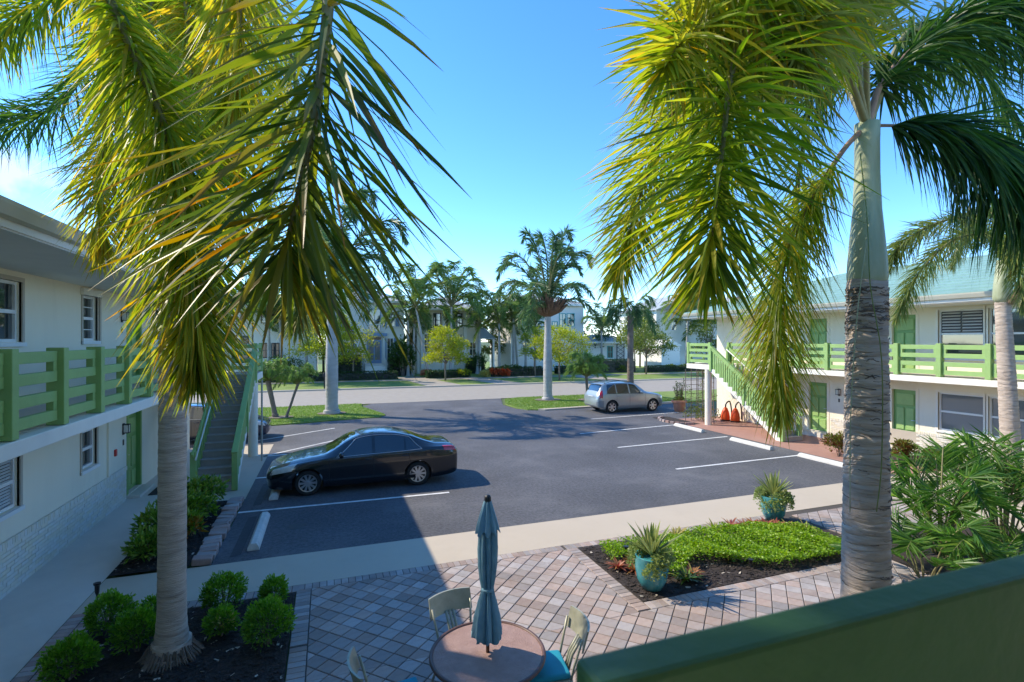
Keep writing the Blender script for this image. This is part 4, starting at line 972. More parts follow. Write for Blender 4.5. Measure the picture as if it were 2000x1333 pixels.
def frond_mesh(path, n, L, Wd, seed, style='fox', droop=0.35, bare=0.12, fold=False, segs=3, yel=0.5, yspan=0.9, fwd=0.9, lean=None, around=4, hang=0.0):
    """returns (leaf MB, rachis MB); path runs from the crown to the tip"""
    q = random.Random(seed); pts = catmull(path, max(24, n//around)); m_ = len(pts)-1
    lf = MB(); rc = MB(); tot = sum((pts[i+1]-pts[i]).length for i in range(m_)); run = 0
    rc.tube(pts[::2]+([pts[-1]] if m_ % 2 else []), [max(0.004, 0.026*(1-0.85*i/(m_/2))*min(1.6, tot/2.6)) for i in range(len(pts[::2])+(1 if m_ % 2 else 0))], 6)
    side0 = None
    for i in range(m_+1):
        t = i/m_
        if t < bare: continue
        T = (pts[min(i+1,m_)]-pts[max(i-1,0)]).normalized()
        up = Vector((0,0,1)); sd = T.cross(up)
        if sd.length < 0.15: sd = side0 if side0 is not None else Vector((1,0,0))
        sd = (sd-T*sd.dot(T)).normalized()
        if side0 is not None and sd.dot(side0) < 0: sd = -sd
        side0 = sd; nb = sd.cross(T).normalized()
        tt = (t-bare)/(1-bare)
        ln = L*(0.55+0.45*min(1, tt*4))*(1-0.62*max(0, (tt-0.62)/0.38)**1.4)
        for k in range(around):
            if style == 'fox': a = 2*math.pi*(k+q.random())/around
            elif style == 'plume': a = (0 if k % 2 else math.pi)+q.uniform(-0.75, 0.75)
            else: a = (0 if k % 2 else math.pi)+q.uniform(-0.12, 0.12)+(0.25 if k % 2 else -0.25)
            rad = sd*math.cos(a)+nb*math.sin(a)
            f = fwd*q.uniform(0.75, 1.25)+1.6*max(0, tt-0.8)/0.2*0.5
            d = (rad+T*f+Vector((q.gauss(0,.08),q.gauss(0,.08),q.gauss(0,.08)))+DOWN*hang).normalized()
            s2 = d.cross(T.cross(d)); s2 = T.cross(d).normalized() if T.cross(d).length > 0.05 else sd
            ca = q.uniform(-0.9, 0.9); s2 = (Matrix.Rotation(ca, 3, d) @ s2)
            r_ = min(1, max(0, q.gauss(yel, 0.24)*yspan+(1-yspan)*yel))
            leaflet(lf, pts[i], d, s2, ln*q.uniform(0.8, 1.15), Wd*q.uniform(0.75, 1.15), droop*q.uniform(0.4, 1.5), r_, q.random(), fold, segs)
    return lf, rc
def add_frond(parent, path, mleaf, n=300, L=0.55, Wd=0.04, seed=0, pet=None, **kw):
    lf, rc = frond_mesh(path, n, L, Wd, seed, **kw)
    o = lf.build('frond', MT[mleaf], parent, attr=True)
    rc.build('rachis', MT[pet or 'rachis'], o, smooth=True)
    return o
def ring_trunk(name, parent, base, h, r0, r1, flare=0.0, lean=(0,0), m_='trunk', ring=0.09, depth=0.05, n=28, seed=1, bulge=None):
    q = random.Random(seed); mb = MB(); prof = []; z = -0.03
    pts = []
    while z < h:
        t = max(0, z/h); r_ = r0+(r1-r0)*t+flare*math.exp(-max(0,z)/0.16)+(bulge(t) if bulge else 0)
        st = ring*q.uniform(0.65, 1.35)
        pts += [(z, r_*(1+depth*0.55)), (z+st*0.72, r_*(1+depth*0.1)), (z+st*0.88, r_*(1-depth))]
        z += st
    pts.append((h, r1))
    vs = []; ph = [q.uniform(0,6.3) for _ in range(len(pts))]
    for i, (z, r_) in enumerate(pts):
        t = z/h
        for k in range(n):
            th = 2*math.pi*k/n; rr = r_*(1+0.012*math.sin(3*th+ph[i])+0.008*math.sin(7*th+ph[i]*2)); zz = z+0.02*math.sin(2*th+ph[i//3*3])
            vs.append((base[0]+lean[0]*t+rr*math.cos(th), base[1]+lean[1]*t+rr*math.sin(th), base[2]+zz))
    fs = [(i*n+k, i*n+(k+1)%n, (i+1)*n+(k+1)%n, (i+1)*n+k) for i in range(len(pts)-1) for k in range(n)]
    fs.append(tuple(range((len(pts)-1)*n, len(pts)*n)))
    return mb.add(vs, fs).build(name, MT[m_], parent, smooth=35)

# ------------------------------------------------------------------ foreground foxtail palms
pl = thing('foxtail_palm', (-1.85,7.52,0.02), 'foxtail palm with straight grey trunk rising from the left mulch bed', 'palm tree', 'foxtail palms in the courtyard')
ring_trunk('trunk', pl, (-1.85,7.52,0.02), 6.9, 0.158, 0.145, 0.10, (0.03,0.0), ring=0.13, depth=0.018, seed=3)
MB().lathe([(0.185,6.85),(0.205,7.0),(0.20,7.3),(0.15,8.0),(0.12,8.6)], 24, (-1.82,7.52,0.02)).build('crownshaft', MT['shaft'], pl, smooth=True)
C0 = Vector((-1.82,7.52,8.55))
rt = MB(); rq = random.Random(2)
for k in range(260):
    a = rq.uniform(0,6.28); r_ = rq.uniform(0.17,0.24); L_ = rq.uniform(0.05,0.15)
    rt.tube([(-1.85+r_*math.cos(a),7.52+r_*math.sin(a),rq.uniform(0.08,0.2)),(-1.85+(r_+L_*0.6)*math.cos(a),7.52+(r_+L_*0.6)*math.sin(a),0.06),(-1.85+(r_+L_)*math.cos(a),7.52+(r_+L_)*math.sin(a),0.015)], [0.012,0.009,0.006], 5)
rt.build('roots', MT['bark'], pl, kind='stuff')
FR = dict(n=760, L=0.60, Wd=0.026, fold=True, around=6, fwd=0.75)
add_frond(pl, [C0, W(230,40,6.8), W(120,200,7.0), W(0,240,7.1), W(-120,280,7.2)], 'foxgreen', seed=21, **FR)
add_frond(pl, [C0, W(230,-60,6.2), W(120,-20,6.0), W(20,40,6.0), W(-60,130,6.0)], 'fox', seed=22, **FR)
add_frond(pl, [C0, W(400,-40,6.1), W(452,120,5.7), W(470,300,5.5), W(462,470,5.4)], 'fox', seed=23, yel=0.7, **FR)
add_frond(pl, [C0, W(260,40,6.0), W(215,200,5.8), W(195,360,5.7), W(200,500,5.7)], 'fox', seed=24, yel=0.75, **FR)
add_frond(pl, [C0, W(480,-80,6.4), W(560,80,6.4), W(592,300,6.5), W(590,560,6.6), W(580,640,6.6)], 'foxpale', seed=25, yel=0.7, n=420, L=0.55, Wd=0.03, fold=True, around=5)
add_frond(pl, [C0, W(430,-90,7.4), W(520,40,7.8), W(545,230,8.0), W(520,420,8.1)], 'fox', seed=26, yel=0.5, **FR)
add_frond(pl, [C0, W(300,-20,6.0), W(290,150,5.7), W(270,330,5.6), W(262,480,5.6)], 'fox', seed=28, yel=0.7, **FR)
add_frond(pl, [C0, W(360,-20,5.9), W(372,130,5.6), W(400,300,5.5), W(420,430,5.5)], 'fox', seed=29, yel=0.75, **FR)
add_frond(pl, [C0, W(330,-120,7.6), W(330,-60,8.2), W(400,200,8.6), W(440,330,8.6)], 'foxgreen', seed=27, **FR)
inf = MB(); iq = random.Random(6)
for k in range(46):
    a = W(215,300,6.4); e_ = W(iq.uniform(110,215), iq.uniform(300,455), 6.4+iq.uniform(-.2,.2)); mid = (a+e_)/2+Vector((0,0,0.12))
    inf.tube(catmull([a, mid, e_], 6), [0.006]*6+[0.003], 4, c=(0.5,0.5,0.5))
inf.build('flower_stalks', MT['tan'], pl, kind='stuff')

pn = thing('foxtail_palm', (-2.5,3.1,0.02), 'foxtail palm reaching in from the left edge with big near fronds', 'palm tree', 'foxtail palms in the courtyard')
ring_trunk('trunk', pn, (-2.5,3.1,0.02), 6.2, 0.20, 0.17, 0.06, (0,0), ring=0.12, depth=0.03, seed=4)
MB().lathe([(0.18,6.15),(0.20,6.3),(0.17,6.8),(0.12,7.4)], 24, (-2.5,3.1,0.02)).build('crownshaft', MT['shaft'], pn, smooth=True)
C1 = Vector((-2.5,3.1,7.4))
add_frond(pn, [C1, W(110,-220,3.75), W(205,-20,3.55), W(262,110,3.45), W(322,250,3.4), W(356,390,3.38), W(374,520,3.36), W(382,640,3.35), W(384,730,3.35)], 'fox', seed=31, n=1500, L=0.56, Wd=0.023, fold=True, around=8, segs=4, yel=0.55, droop=0.3, fwd=0.75, bare=0.2, hang=0.12)
add_frond(pn, [C1, W(420,-420,3.1), W(600,-230,2.55), W(640,-40,2.42), W(630,110,2.4), W(612,240,2.4), W(590,350,2.4), W(568,440,2.42), W(556,520,2.42)], 'foxdry', seed=32, n=350, L=0.84, Wd=0.034, fold=True, around=5, segs=4, yel=0.45, yspan=1.0, droop=0.2, fwd=0.6, bare=0.36)
add_frond(pn, [C1, W(250,-330,3.3), W(430,-150,3.1), W(470,60,3.2), W(455,240,3.3)], 'fox', seed=33, n=620, L=0.5, Wd=0.022, fold=True, around=5, yel=0.72, droop=0.3, bare=0.3)

for i, (a, el, dr_) in enumerate([(-70,0.9,0.2),(-35,0.7,-0.1),(-5,0.9,0.3),(-120,0.7,-0.2),(-165,0.8,0.0),(160,0.7,-0.2),(-20,0.35,-0.8),(-55,0.4,-0.7)]):  # unseen upper fronds, added so the crown shades the near railing
    d = Vector((math.cos(R(a)), math.sin(R(a)), 0))
    add_frond(pn, [C1, C1+d*0.7+Vector((0,0,el)), C1+d*1.6+Vector((0,0,el*1.1)), C1+d*2.4+Vector((0,0,dr_))], 'fox', seed=70+i, n=300, L=0.55, Wd=0.034, around=5, droop=0.35, bare=0.15)
pr = thing('foxtail_palm', (4.94,3.54,0.02), 'foxtail palm with thick ringed trunk and pale crownshaft behind the dark railing', 'palm tree', 'foxtail palms in the courtyard')
ring_trunk('trunk', pr, (4.94,3.54,0.02), 4.52, 0.222, 0.168, 0.03, (0.03,0.0), ring=0.062, depth=0.045, n=40, seed=5)
MB().lathe([(0.158,4.50),(0.172,4.60),(0.168,4.72),(0.15,4.95),(0.122,5.25),(0.108,5.6),(0.106,5.9),(0.11,6.1)], 30, (4.97,3.54,0.02)).build('crownshaft', MT['shaft'], pr, smooth=True)
fib = MB(); fq = random.Random(12)
for k in range(420):
    a = fq.uniform(0,6.28); z = 4.50-3.9*fq.random()**1.7; L_ = fq.uniform(0.08,0.45); r_ = 0.222-(0.054)*z/4.52+fq.uniform(0.0,0.008)
    fib.tube([(4.965+r_*math.cos(a+L_*s_/4*3),3.54+r_*math.sin(a+L_*s_/4*3),z+fq.uniform(-.015,.015)) for s_ in range(5)], fq.uniform(0.002,0.006)*(1.5 if z > 4.0 else 1), 4)
fib.build('leaf_scar_fibres', MT['scar'], pr, kind='stuff')
st_ = MB()
for (xa, ya, xb, yb) in ((1712,560,1640,1150),(1690,300,1720,700)):
    st_.tube(catmull([W(xa,ya,4.72), W((xa+xb)/2-14,(ya+yb)/2,4.70), W(xb,yb,4.72)], 14), 0.008, 5)
MB().tube(catmull([W(1700,420,4.84), W(1676,600,4.81), W(1662,800,4.79), W(1660,1000,4.78)], 16), 0.0045, 6).build('hanging_fibre', MT['shaft'], pr, smooth=True)
MB().tube(catmull([W(1680,300,4.8), W(1694,430,4.78), W(1700,560,4.75), W(1722,700,4.74), W(1722,900,4.74), W(1712,1000,4.74)], 18), 0.005, 6).build('hanging_fibre', MT['agave'], pr, smooth=True)
C2 = Vector((4.97,3.54,6.1))
add_frond(pr, [C2, W(1655,20,4.6), W(1560,-60,4.0), W(1470,0,3.5), W(1430,140,3.25), W(1412,280,3.15), W(1395,420,3.1), W(1382,540,3.1)], 'fox', seed=41, n=800, L=0.8, Wd=0.027, fold=True, around=7, segs=4, yel=0.36, droop=0.18, fwd=0.5, bare=0.22)
add_frond(pr, [C2, W(1640,60,5.0), W(1520,-10,4.9), W(1390,90,4.6), W(1300,250,4.5), W(1245,400,4.45), W(1205,540,4.4)], 'fox', seed=42, n=1125, L=0.66, Wd=0.022, fold=True, around=6, yel=0.5, droop=0.3, bare=0.2, fwd=0.55)
add_frond(pr, [C2, W(1650,290,4.95), W(1592,380,5.0), W(1545,470,5.0), W(1520,590,5.0), W(1515,700,5.0), W(1528,800,5.0)], 'fox', seed=43, n=1187, L=0.56, Wd=0.019, fold=True, around=6, yel=0.52, droop=0.5, bare=0.22, pet='petiole', fwd=0.75)
add_frond(pr, [C2, W(1750,246,4.9), W(1860,252,4.7), W(1960,320,4.5), W(2050,440,4.4)], 'foxgreen', seed=44, n=875, L=0.66, Wd=0.028, fold=True, around=6, droop=0.5, yel=0.4, bare=0.22, pet='petiole', hang=0.5, fwd=0.75)
add_frond(pr, [C2, W(1730,150,5.1), W(1830,60,5.2), W(1930,0,5.2), W(2060,40,5.2), W(2150,160,5.2)], 'foxgreen', seed=45, n=875, L=0.70, Wd=0.030, fold=True, around=5, droop=0.5, yel=0.4, bare=0.15, pet='petiole', hang=0.5, fwd=0.75)
add_frond(pr, [C2, W(1660,100,4.4), W(1600,20,3.9), W(1540,-20,3.5), W(1460,-60,3.2), W(1380,-30,3.0)], 'fox', seed=46, n=750, L=0.74, Wd=0.027, fold=True, around=6, droop=0.15, yel=0.55, bare=0.15, fwd=0.5)
add_frond(pr, [C2, W(1690,60,4.4), W(1680,-40,4.0), W(1640,-70,3.6), W(1580,30,3.3), W(1560,120,3.2)], 'foxpale', seed=47, n=700, L=0.7, Wd=0.026, fold=True, around=6, droop=0.15, yel=0.6, bare=0.15, fwd=0.55)
add_frond(pr, [C2, W(1640,90,5.2), W(1540,20,5.1), W(1450,100,5.0), W(1400,250,4.9), W(1370,400,4.9)], 'fox', seed=53, n=600, L=0.72, Wd=0.024, fold=True, around=6, droop=0.2, yel=0.52, bare=0.15, fwd=0.5)
add_frond(pr, [C2, W(1620,60,4.2), W(1520,60,3.8), W(1440,30,3.4), W(1350,60,3.2), W(1300,130,3.1)], 'fox', seed=54, n=525, L=0.7, Wd=0.027, fold=True, around=6, droop=0.15, yel=0.55, bare=0.15, fwd=0.5)
add_frond(pr, [C2, W(1640,150,5.6), W(1590,180,6.1), W(1560,350,6.3), W(1560,560,6.4)], 'foxgreen', seed=48, n=450, L=0.55, Wd=0.022, fold=True, around=6, droop=0.4, yel=0.6, bare=0.15, fwd=0.75)
add_frond(pr, [C2, W(1780,60,5.5), W(1900,120,6.0), W(2010,280,6.3), W(2060,420,6.4)], 'foxgreen', seed=49, n=450, L=0.6, Wd=0.026, fold=True, around=6, droop=0.5, yel=0.5, bare=0.2, hang=0.4, fwd=0.75)

ps = thing('foxtail_palm', (16.27,7.86,0.02), 'slender foxtail palm with short crown before the right wing windows', 'palm tree', 'foxtail palms in the courtyard')
ring_trunk('trunk', ps, (16.27,7.86,0.02), 4.95, 0.215, 0.155, 0.10, (-0.27,0.09), ring=0.09, depth=0.028, n=24, seed=6)
MB().lathe([(0.155,4.93),(0.20,5.05),(0.18,5.4),(0.12,6.0)], 20, (16.0,7.95,0.02)).build('crownshaft', MT['shaft'], ps, smooth=True)
C3 = Vector((16.0,7.95,6.0))
bo = MB().tube([(15.98,7.75,4.95),(15.8,7.5,5.2),(15.72,7.45,5.36)], [0.10,0.08,0.02], 8); bo.build('leaf_base', MT['petiole'], ps, smooth=True)
for i, pth in enumerate([[W(1900,430,12.6),W(1820,440,12.4),W(1760,480,12.3),W(1735,520,12.3)], [W(1930,460,12.2),W(1860,470,11.8),W(1790,540,11.6),W(1752,620,11.6)], [W(1985,430,12.6),W(2050,450,12.6),W(2120,560,12.6)],
        [W(1975,470,11.8),W(1985,500,11.3),W(2000,600,11.1)], [W(1940,420,13.6),W(1900,430,14.3),W(1860,520,14.6)], [W(2000,420,13.6),W(2060,450,14.3),W(2100,560,14.6)]]):
    add_frond(ps, [C3]+pth, 'foxpale', seed=60+i, n=900, L=0.56, Wd=0.024, around=9, yel=0.45, droop=0.35, bare=0.12)

# ------------------------------------------------------------------ shrubs
def leafblob(mb, q, c, rx, rz, n, ls, asp=2.2, shell=0.55, up=0.35, flat=1.0, cmin=0.0, ry=None, bumpy=0.25, seed=0):
    ry = ry or rx; ph = [q.uniform(0,6.3) for _ in range(4)]
    for i in range(n):
        th = q.uniform(0, 2*math.pi); cz = q.uniform(-0.55, 1.0); sz = math.sqrt(max(0, 1-cz*cz))
        d = Vector((sz*math.cos(th), sz*math.sin(th), cz))
        f = 1+bumpy*(0.5*math.sin(3*th+ph[0]+2*cz)+0.5*math.sin(5*cz*3+ph[1]+2*th))
        r_ = (shell+(1-shell)*q.random()**0.6)*f
        p = Vector((c[0]+d.x*rx*r_, c[1]+d.y*ry*r_, c[2]+d.z*rz*r_*flat))
        dirv = (d+Vector((q.gauss(0,.55),q.gauss(0,.55),q.gauss(0,.45)+up))).normalized()
        s_ = dirv.cross(Vector((q.gauss(0,1),q.gauss(0,1),q.gauss(0,1))))
        if s_.length < 1e-3: continue
        s_.normalize(); L_ = ls*q.uniform(0.65,1.3); w_ = L_/asp*0.5; nn = dirv.cross(s_)*(w_*0.35)
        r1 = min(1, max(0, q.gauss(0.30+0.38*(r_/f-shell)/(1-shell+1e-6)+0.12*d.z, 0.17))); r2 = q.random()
        mb.add([p, p+dirv*L_*0.5-s_*w_+nn, p+dirv*L_, p+dirv*L_*0.5+s_*w_+nn], [(0,1,2),(0,2,3)], [(r1,0,r2),(r1,.5,r2),(r1,1,r2),(r1,.5,r2)])
def stems(mb, q, base, top, n, r_, spread):
    for i in range(n):
        a = q.uniform(0,6.28); rr = spread*q.uniform(0.2,1)
        mb.tube([base+Vector((rr*0.15*math.cos(a), rr*0.15*math.sin(a), -0.02)), base+Vector((rr*0.5*math.cos(a), rr*0.5*math.sin(a), top*0.5)), base+Vector((rr*math.cos(a), rr*math.sin(a), top))], [r_, r_*0.7, r_*0.35], 5)
def shrub(name, x, y, r_, h, m_, label, seed, n=1500, ls=0.06, cat='shrub', group=None, asp=2.2, z0=0.02, lobes=1, extra=None, bumpy=0.25):
    q = random.Random(seed); t = thing(name, (x,y,z0), label, cat, group)
    sm = MB(); stems(sm, q, Vector((0,0,0)), h*0.75, 7, 0.012*max(1,h), r_*0.7); sm.build('stems', MT['bark'], t, local=True, kind='stuff')
    lb = MB()
    if lobes == 1: leafblob(lb, q, (0,0,h*0.52), r_, h*0.5, n, ls, asp, bumpy=bumpy)
    else:
        for k in range(lobes):
            a = 2*math.pi*k/lobes+q.uniform(-.4,.4); rr = r_*0.5*q.uniform(0.6,1.1)
            leafblob(lb, q, (rr*math.cos(a), rr*math.sin(a), h*q.uniform(0.36,0.62)), r_*q.uniform(0.42,0.6), h*q.uniform(0.28,0.4), n//lobes, ls, asp, bumpy=bumpy)
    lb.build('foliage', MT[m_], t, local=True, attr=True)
    if extra:
        eb_ = MB(); leafblob(eb_, q, (extra[1], extra[2], extra[3]), extra[4], extra[4], extra[5], ls, asp); eb_.build('foliage', MT[extra[0]], t, local=True, attr=True)
    return t
G1 = 'clipped round shrubs in the left mulch bed'
for i, (px, py, r_, h, lab, n) in enumerate([(137,1330,0.33,0.50,'round green shrub nearest the bottom left corner',2200),(213,1240,0.34,0.56,'round green shrub beside the black path light',2200),(268,1275,0.33,0.56,'round green shrub just left of the palm trunk base',2200),
        (300,1215,0.20,0.36,'small shrub half hidden behind the palm trunk',900),(438,1195,0.36,0.56,'large domed shrub right of the palm trunk by the walk',2400),(432,1245,0.24,0.40,'lower yellowish shrub in front of the large domed one',1300),(536,1185,0.24,0.44,'small pale shrub at the top corner of the mulch bed',1300),(522,1262,0.37,0.62,'large shrub at the right edge of the mulch bed',2500)]):
    v = (py-665)/1000; Z = EYE/v; p = W(px, py, Z)
    shrub('boxwood_shrub', p.x, p.y, r_*0.76, h*0.9, 'boxwood', lab, 100+i, int(n*1.2), 0.048, group=G1, extra=('bromyel',0.05,-0.1,h*0.6,0.12,60) if i == 5 else None)
G2 = 'croton hedge beside the left stairs'
for i, (x, y, r_, h, lab, m_) in enumerate([(-3.0,10.95,0.42,0.62,'nearest croton of the hedge with pale spiky leaves','croton'),(-3.05,11.75,0.42,0.72,'dark leaved croton next to the nearest one','croton'),(-3.05,12.5,0.40,0.70,'croton in the middle of the hedge left of the trunk','croton'),(-3.1,13.3,0.36,0.65,'croton at the walkway door end of the hedge','croton'),
        (-2.75,11.9,0.36,0.55,'low croton with rusty orange leaves right of the trunk','croton'),(-2.68,12.7,0.42,0.75,'tall croton right of the palm trunk','croton'),(-2.72,13.6,0.46,0.86,'tallest croton at the foot of the stairs','croton')]):
    shrub('croton_shrub', x, y, r_, h, m_, lab, 130+i, 1000, 0.12, group=G2, asp=2.6, lobes=5, extra=('rust',0.2,-0.25,0.25,0.2,90) if i in (4,) else None, bumpy=0.35)
shrub('croton_shrub', 16.55, 12.75, 0.42, 0.8, 'crotonred', 'red and green croton by the right stairs foot', 150, 900, 0.11, lobes=5)
shrub('croton_shrub', 17.9, 11.5, 0.38, 0.85, 'crotonred', 'red tipped croton before the lower right door', 151, 900, 0.11, lobes=5)
shrub('croton_shrub', 17.75, 10.5, 0.35, 0.7, 'crotonred', 'sparse croton among the palm fronds near the right windows', 152, 700, 0.11, lobes=4)

# mulch chips lying on the beds
def chips(name, boxes, n, seed, m_):
    q = random.Random(seed); mb = MB()
    for i in range(n):
        x0, x1, y0, y1, z = boxes[i % len(boxes)]; x, y = q.uniform(x0,x1), q.uniform(y0,y1); L_ = q.uniform(0.015,0.05); a = q.uniform(0,6.28); t = q.uniform(-.4,.4)
        d = Vector((math.cos(a),math.sin(a),t*0.5))*L_; s_ = Vector((-math.sin(a),math.cos(a),q.uniform(-.4,.4)))*L_*0.35; p = Vector((x,y,z+0.012))
        mb.add([p-d-s_, p+d-s_, p+d+s_, p-d+s_], [(0,1,2,3)])
    return tag(mb.build(name, m_), 'loose bark chips scattered over the planting beds', 'mulch', kind='stuff')
chips('bark_chips', [(-3.05,-0.5,6.0,8.75,0.02),(-3.45,-2.35,10.45,14.3,0.03),(4.55,9.3,6.7,8.75,0.02)], 9000, 4, MT['mulch'])
chips('pale_chips', [(-3.05,-0.5,6.0,8.75,0.02),(4.55,9.0,6.7,8.75,0.02),(-3.45,-2.35,10.45,14.3,0.03)], 260, 5, MT['tan'])['label'] = 'pale dry bits lying on the dark mulch'

# ground cover in the right bed
gq = random.Random(77); gc = MB()
def inbed(x, y):
    lo = 6.74+0.75*max(0, 1-abs(x-6.2)/1.25)-(0.0 if x < 7.4 else 0)+(0.35 if x < 5.4 else 0)
    hi = 8.45-0.5*max(0, (x-8.3))
    return 4.75 < x < 9.35 and lo < y < hi and (x > 5.2 or y > 7.9)
for i in range(34000):
    x, y = gq.uniform(4.6,9.4), gq.uniform(6.7,8.6)
    if not inbed(x, y): continue
    hh = 0.19+0.06*math.sin(3.1*x+1)*math.sin(2.7*y)+0.03*math.sin(9*x+4*y); z = 0.03+hh*gq.random()**0.3
    a = gq.uniform(0,6.28); d = Vector((math.cos(a), math.sin(a), gq.uniform(-.2,.5))).normalized(); s_ = d.cross(Vector((gq.gauss(0,1),gq.gauss(0,1),gq.gauss(0,1)))).normalized(); L_ = gq.uniform(0.03,0.06)
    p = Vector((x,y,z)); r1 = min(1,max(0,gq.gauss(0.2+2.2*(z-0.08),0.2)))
    gc.add([p, p+d*L_*0.5-s_*L_*0.3, p+d*L_, p+d*L_*0.5+s_*L_*0.3], [(0,1,2,3)], [(r1,0,0.3)]*4)
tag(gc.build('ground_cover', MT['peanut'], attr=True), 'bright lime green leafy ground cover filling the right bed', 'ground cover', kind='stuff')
def rosette(name, x, y, z, r_, n, m_, label, seed, wd=0.05, up=0.8, group=None, cat='plant', droop=0.35, parent=None):
    q = random.Random(seed); mb = MB()
    for i in range(n):
        a = i*2.399+q.uniform(-.2,.2); e = up*(0.35+0.65*i/n)+q.uniform(-.15,.15); d = Vector((math.cos(a)*math.cos(e), math.sin(a)*math.cos(e), math.sin(e)))
        s_ = d.cross(Vector((0,0,1)))
        if s_.length < 0.05: s_ = Vector((1,0,0))
        leaflet(mb, Vector((0,0,0.01)), d, s_.normalized(), r_*q.uniform(0.75,1.15), wd*q.uniform(0.8,1.2), droop*q.uniform(.4,1.2), q.random(), q.random(), True, 3)
    if parent is not None:
        o = mb.build(name, MT[m_], parent, local=True, attr=True); o.location = (x,y,z); return o
    o = mb.build(name, MT[m_], attr=True); o.location = (x,y,z); return tag(o, label, cat, group)
GB = 'bromeliads edging the right bed'
bl = [(4.95,7.55,'bromora',0.26,'orange bromeliad left of the nearer teal pot'),(4.75,7.75,'brompink',0.24,'pink tinged bromeliad at the left tip of the bed'),(5.05,7.85,'bromora',0.22,'orange pink bromeliad behind the nearer teal pot'),
      (5.55,6.95,'croton',0.34,'dark green and red leafed plant right of the nearer teal pot'),(5.75,7.05,'bromora',0.26,'orange green bromeliad in the shade of the nearer pot'),(6.85,7.45,'bromyel',0.26,'single yellow bromeliad at the front of the ground cover'),
      (6.55,8.55,'bromyel',0.30,'pale yellow bromeliad at the back left of the ground cover'),(6.75,8.62,'bromyel',0.26,'pale yellow bromeliad second along the back row'),(7.55,8.55,'bromyel',0.30,'bright yellow bromeliad mid back row'),
      (8.0,8.6,'brompink',0.32,'first pink bromeliad of the back row'),(8.25,8.45,'brompink',0.32,'pink bromeliad in the thick of the back row'),(8.5,8.5,'bromora',0.3,'orange bromeliad between the pink ones'),(8.7,8.35,'brompink',0.32,'deep pink bromeliad before the farther teal pot'),(8.9,8.3,'brompink',0.30,'last pink bromeliad of the back row'),(9.1,8.15,'bromyel',0.3,'yellow green bromeliad below the farther teal pot'),(9.35,7.95,'bromyel',0.28,'yellow green bromeliad at the right tip of the bed')]
for i, (x, y, m_, r_, lab) in enumerate(bl): rosette('bromeliad', x, y, 0.05, r_, 34, m_, lab, 200+i, 0.04, 0.9, GB)
def teal_pot(x, y, label, seed, sc_=1.0):
    t = thing('teal_planter', (x,y,0.02), label, 'planter', 'teal glazed planters'); q = random.Random(seed)
    MB().lathe([(0.12,0),(0.17,0.02),(0.235,0.16),(0.265,0.34),(0.26,0.50),(0.265,0.53),(0.24,0.535),(0.22,0.50),(0.0,0.49)], 40).build('pot', MT['teal'], t, local=True, smooth=50)
    ag = MB(); ac = MB()
    for i in range(30):
        a = i*2.399; e = 0.55+0.95*i/30+q.uniform(-.1,.1); d = Vector((math.cos(a)*math.cos(e), math.sin(a)*math.cos(e), math.sin(e)))
        s_ = d.cross(Vector((0,0,1))).normalized(); L_ = q.uniform(0.5,0.72); rr = q.random()
        leaflet(ag, Vector((0,0,0.52)), d, s_, L_, 0.075, 0.12, rr, q.random(), True, 4)
        leaflet(ac, Vector((0,0,0.523))+d.cross(s_)*-0.004, d, s_, L_*0.9, 0.030, 0.12, rr, 0, True, 4)
    ao = ag.build('agave', MT['agave'], t, local=True, attr=True); ac.build('leaf_stripe', MT['agaveedge'], ao, local=True, attr=True)
    tr_ = MB()
    for i in range(10):
        a = q.uniform(0,6.28); leafblob(tr_, q, (0.24*math.cos(a),0.24*math.sin(a),0.55-0.03*(i%3)), 0.13, 0.12, 150, 0.05, 1.5)
    for i in range(7):
        a = q.uniform(0,6.28); leafblob(tr_, q, (0.31*math.cos(a),0.31*math.sin(a),0.42-q.uniform(0,.14)), 0.09, 0.14, 110, 0.045, 1.5)
    tr_.build('trailing_plant', MT['trail'], t, local=True, attr=True)
    return t
teal_pot(4.90,6.98,'teal glazed planter with striped agave at the near corner of the bed', 301)
teal_pot(9.30,8.72,'teal glazed planter with striped agave at the far end of the bed', 302)

# path lights
def path_light(x, y, h, label):
    t = thing('path_light', (x,y,0.02), label, 'path light', 'black path lights')
    MB().tube([(0,0,-0.02),(0,0,h*0.6)], 0.012, 10).build('stake', MT['black'], t, local=True, smooth=40)
    MB().lathe([(0.014,h*0.55),(0.028,h*0.66),(0.032,h*0.92),(0.045,h*0.94),(0.048,h),(0.03,h*1.01)], 18).build('head', MT['black'], t, local=True, smooth=40)
path_light(-3.2,9.18,0.40,'black path light at the corner of the shaded walkway')
path_light(6.95,7.0,0.16,'short black path light in the bare mulch of the right bed')
path_light(5.1,8.05,0.24,'black path light behind the nearer teal planter')
oil = MB().sheet([(-0.62+0.16*math.cos(a)*(1+.3*math.sin(3*a)), 11.9+0.22*math.sin(a)*(1+.3*math.cos(2*a))) for a in [k*0.4 for k in range(16)]], 0.0085)
ground_o = tag(oil.build('oil_stain', MT['black']), kind='structure')

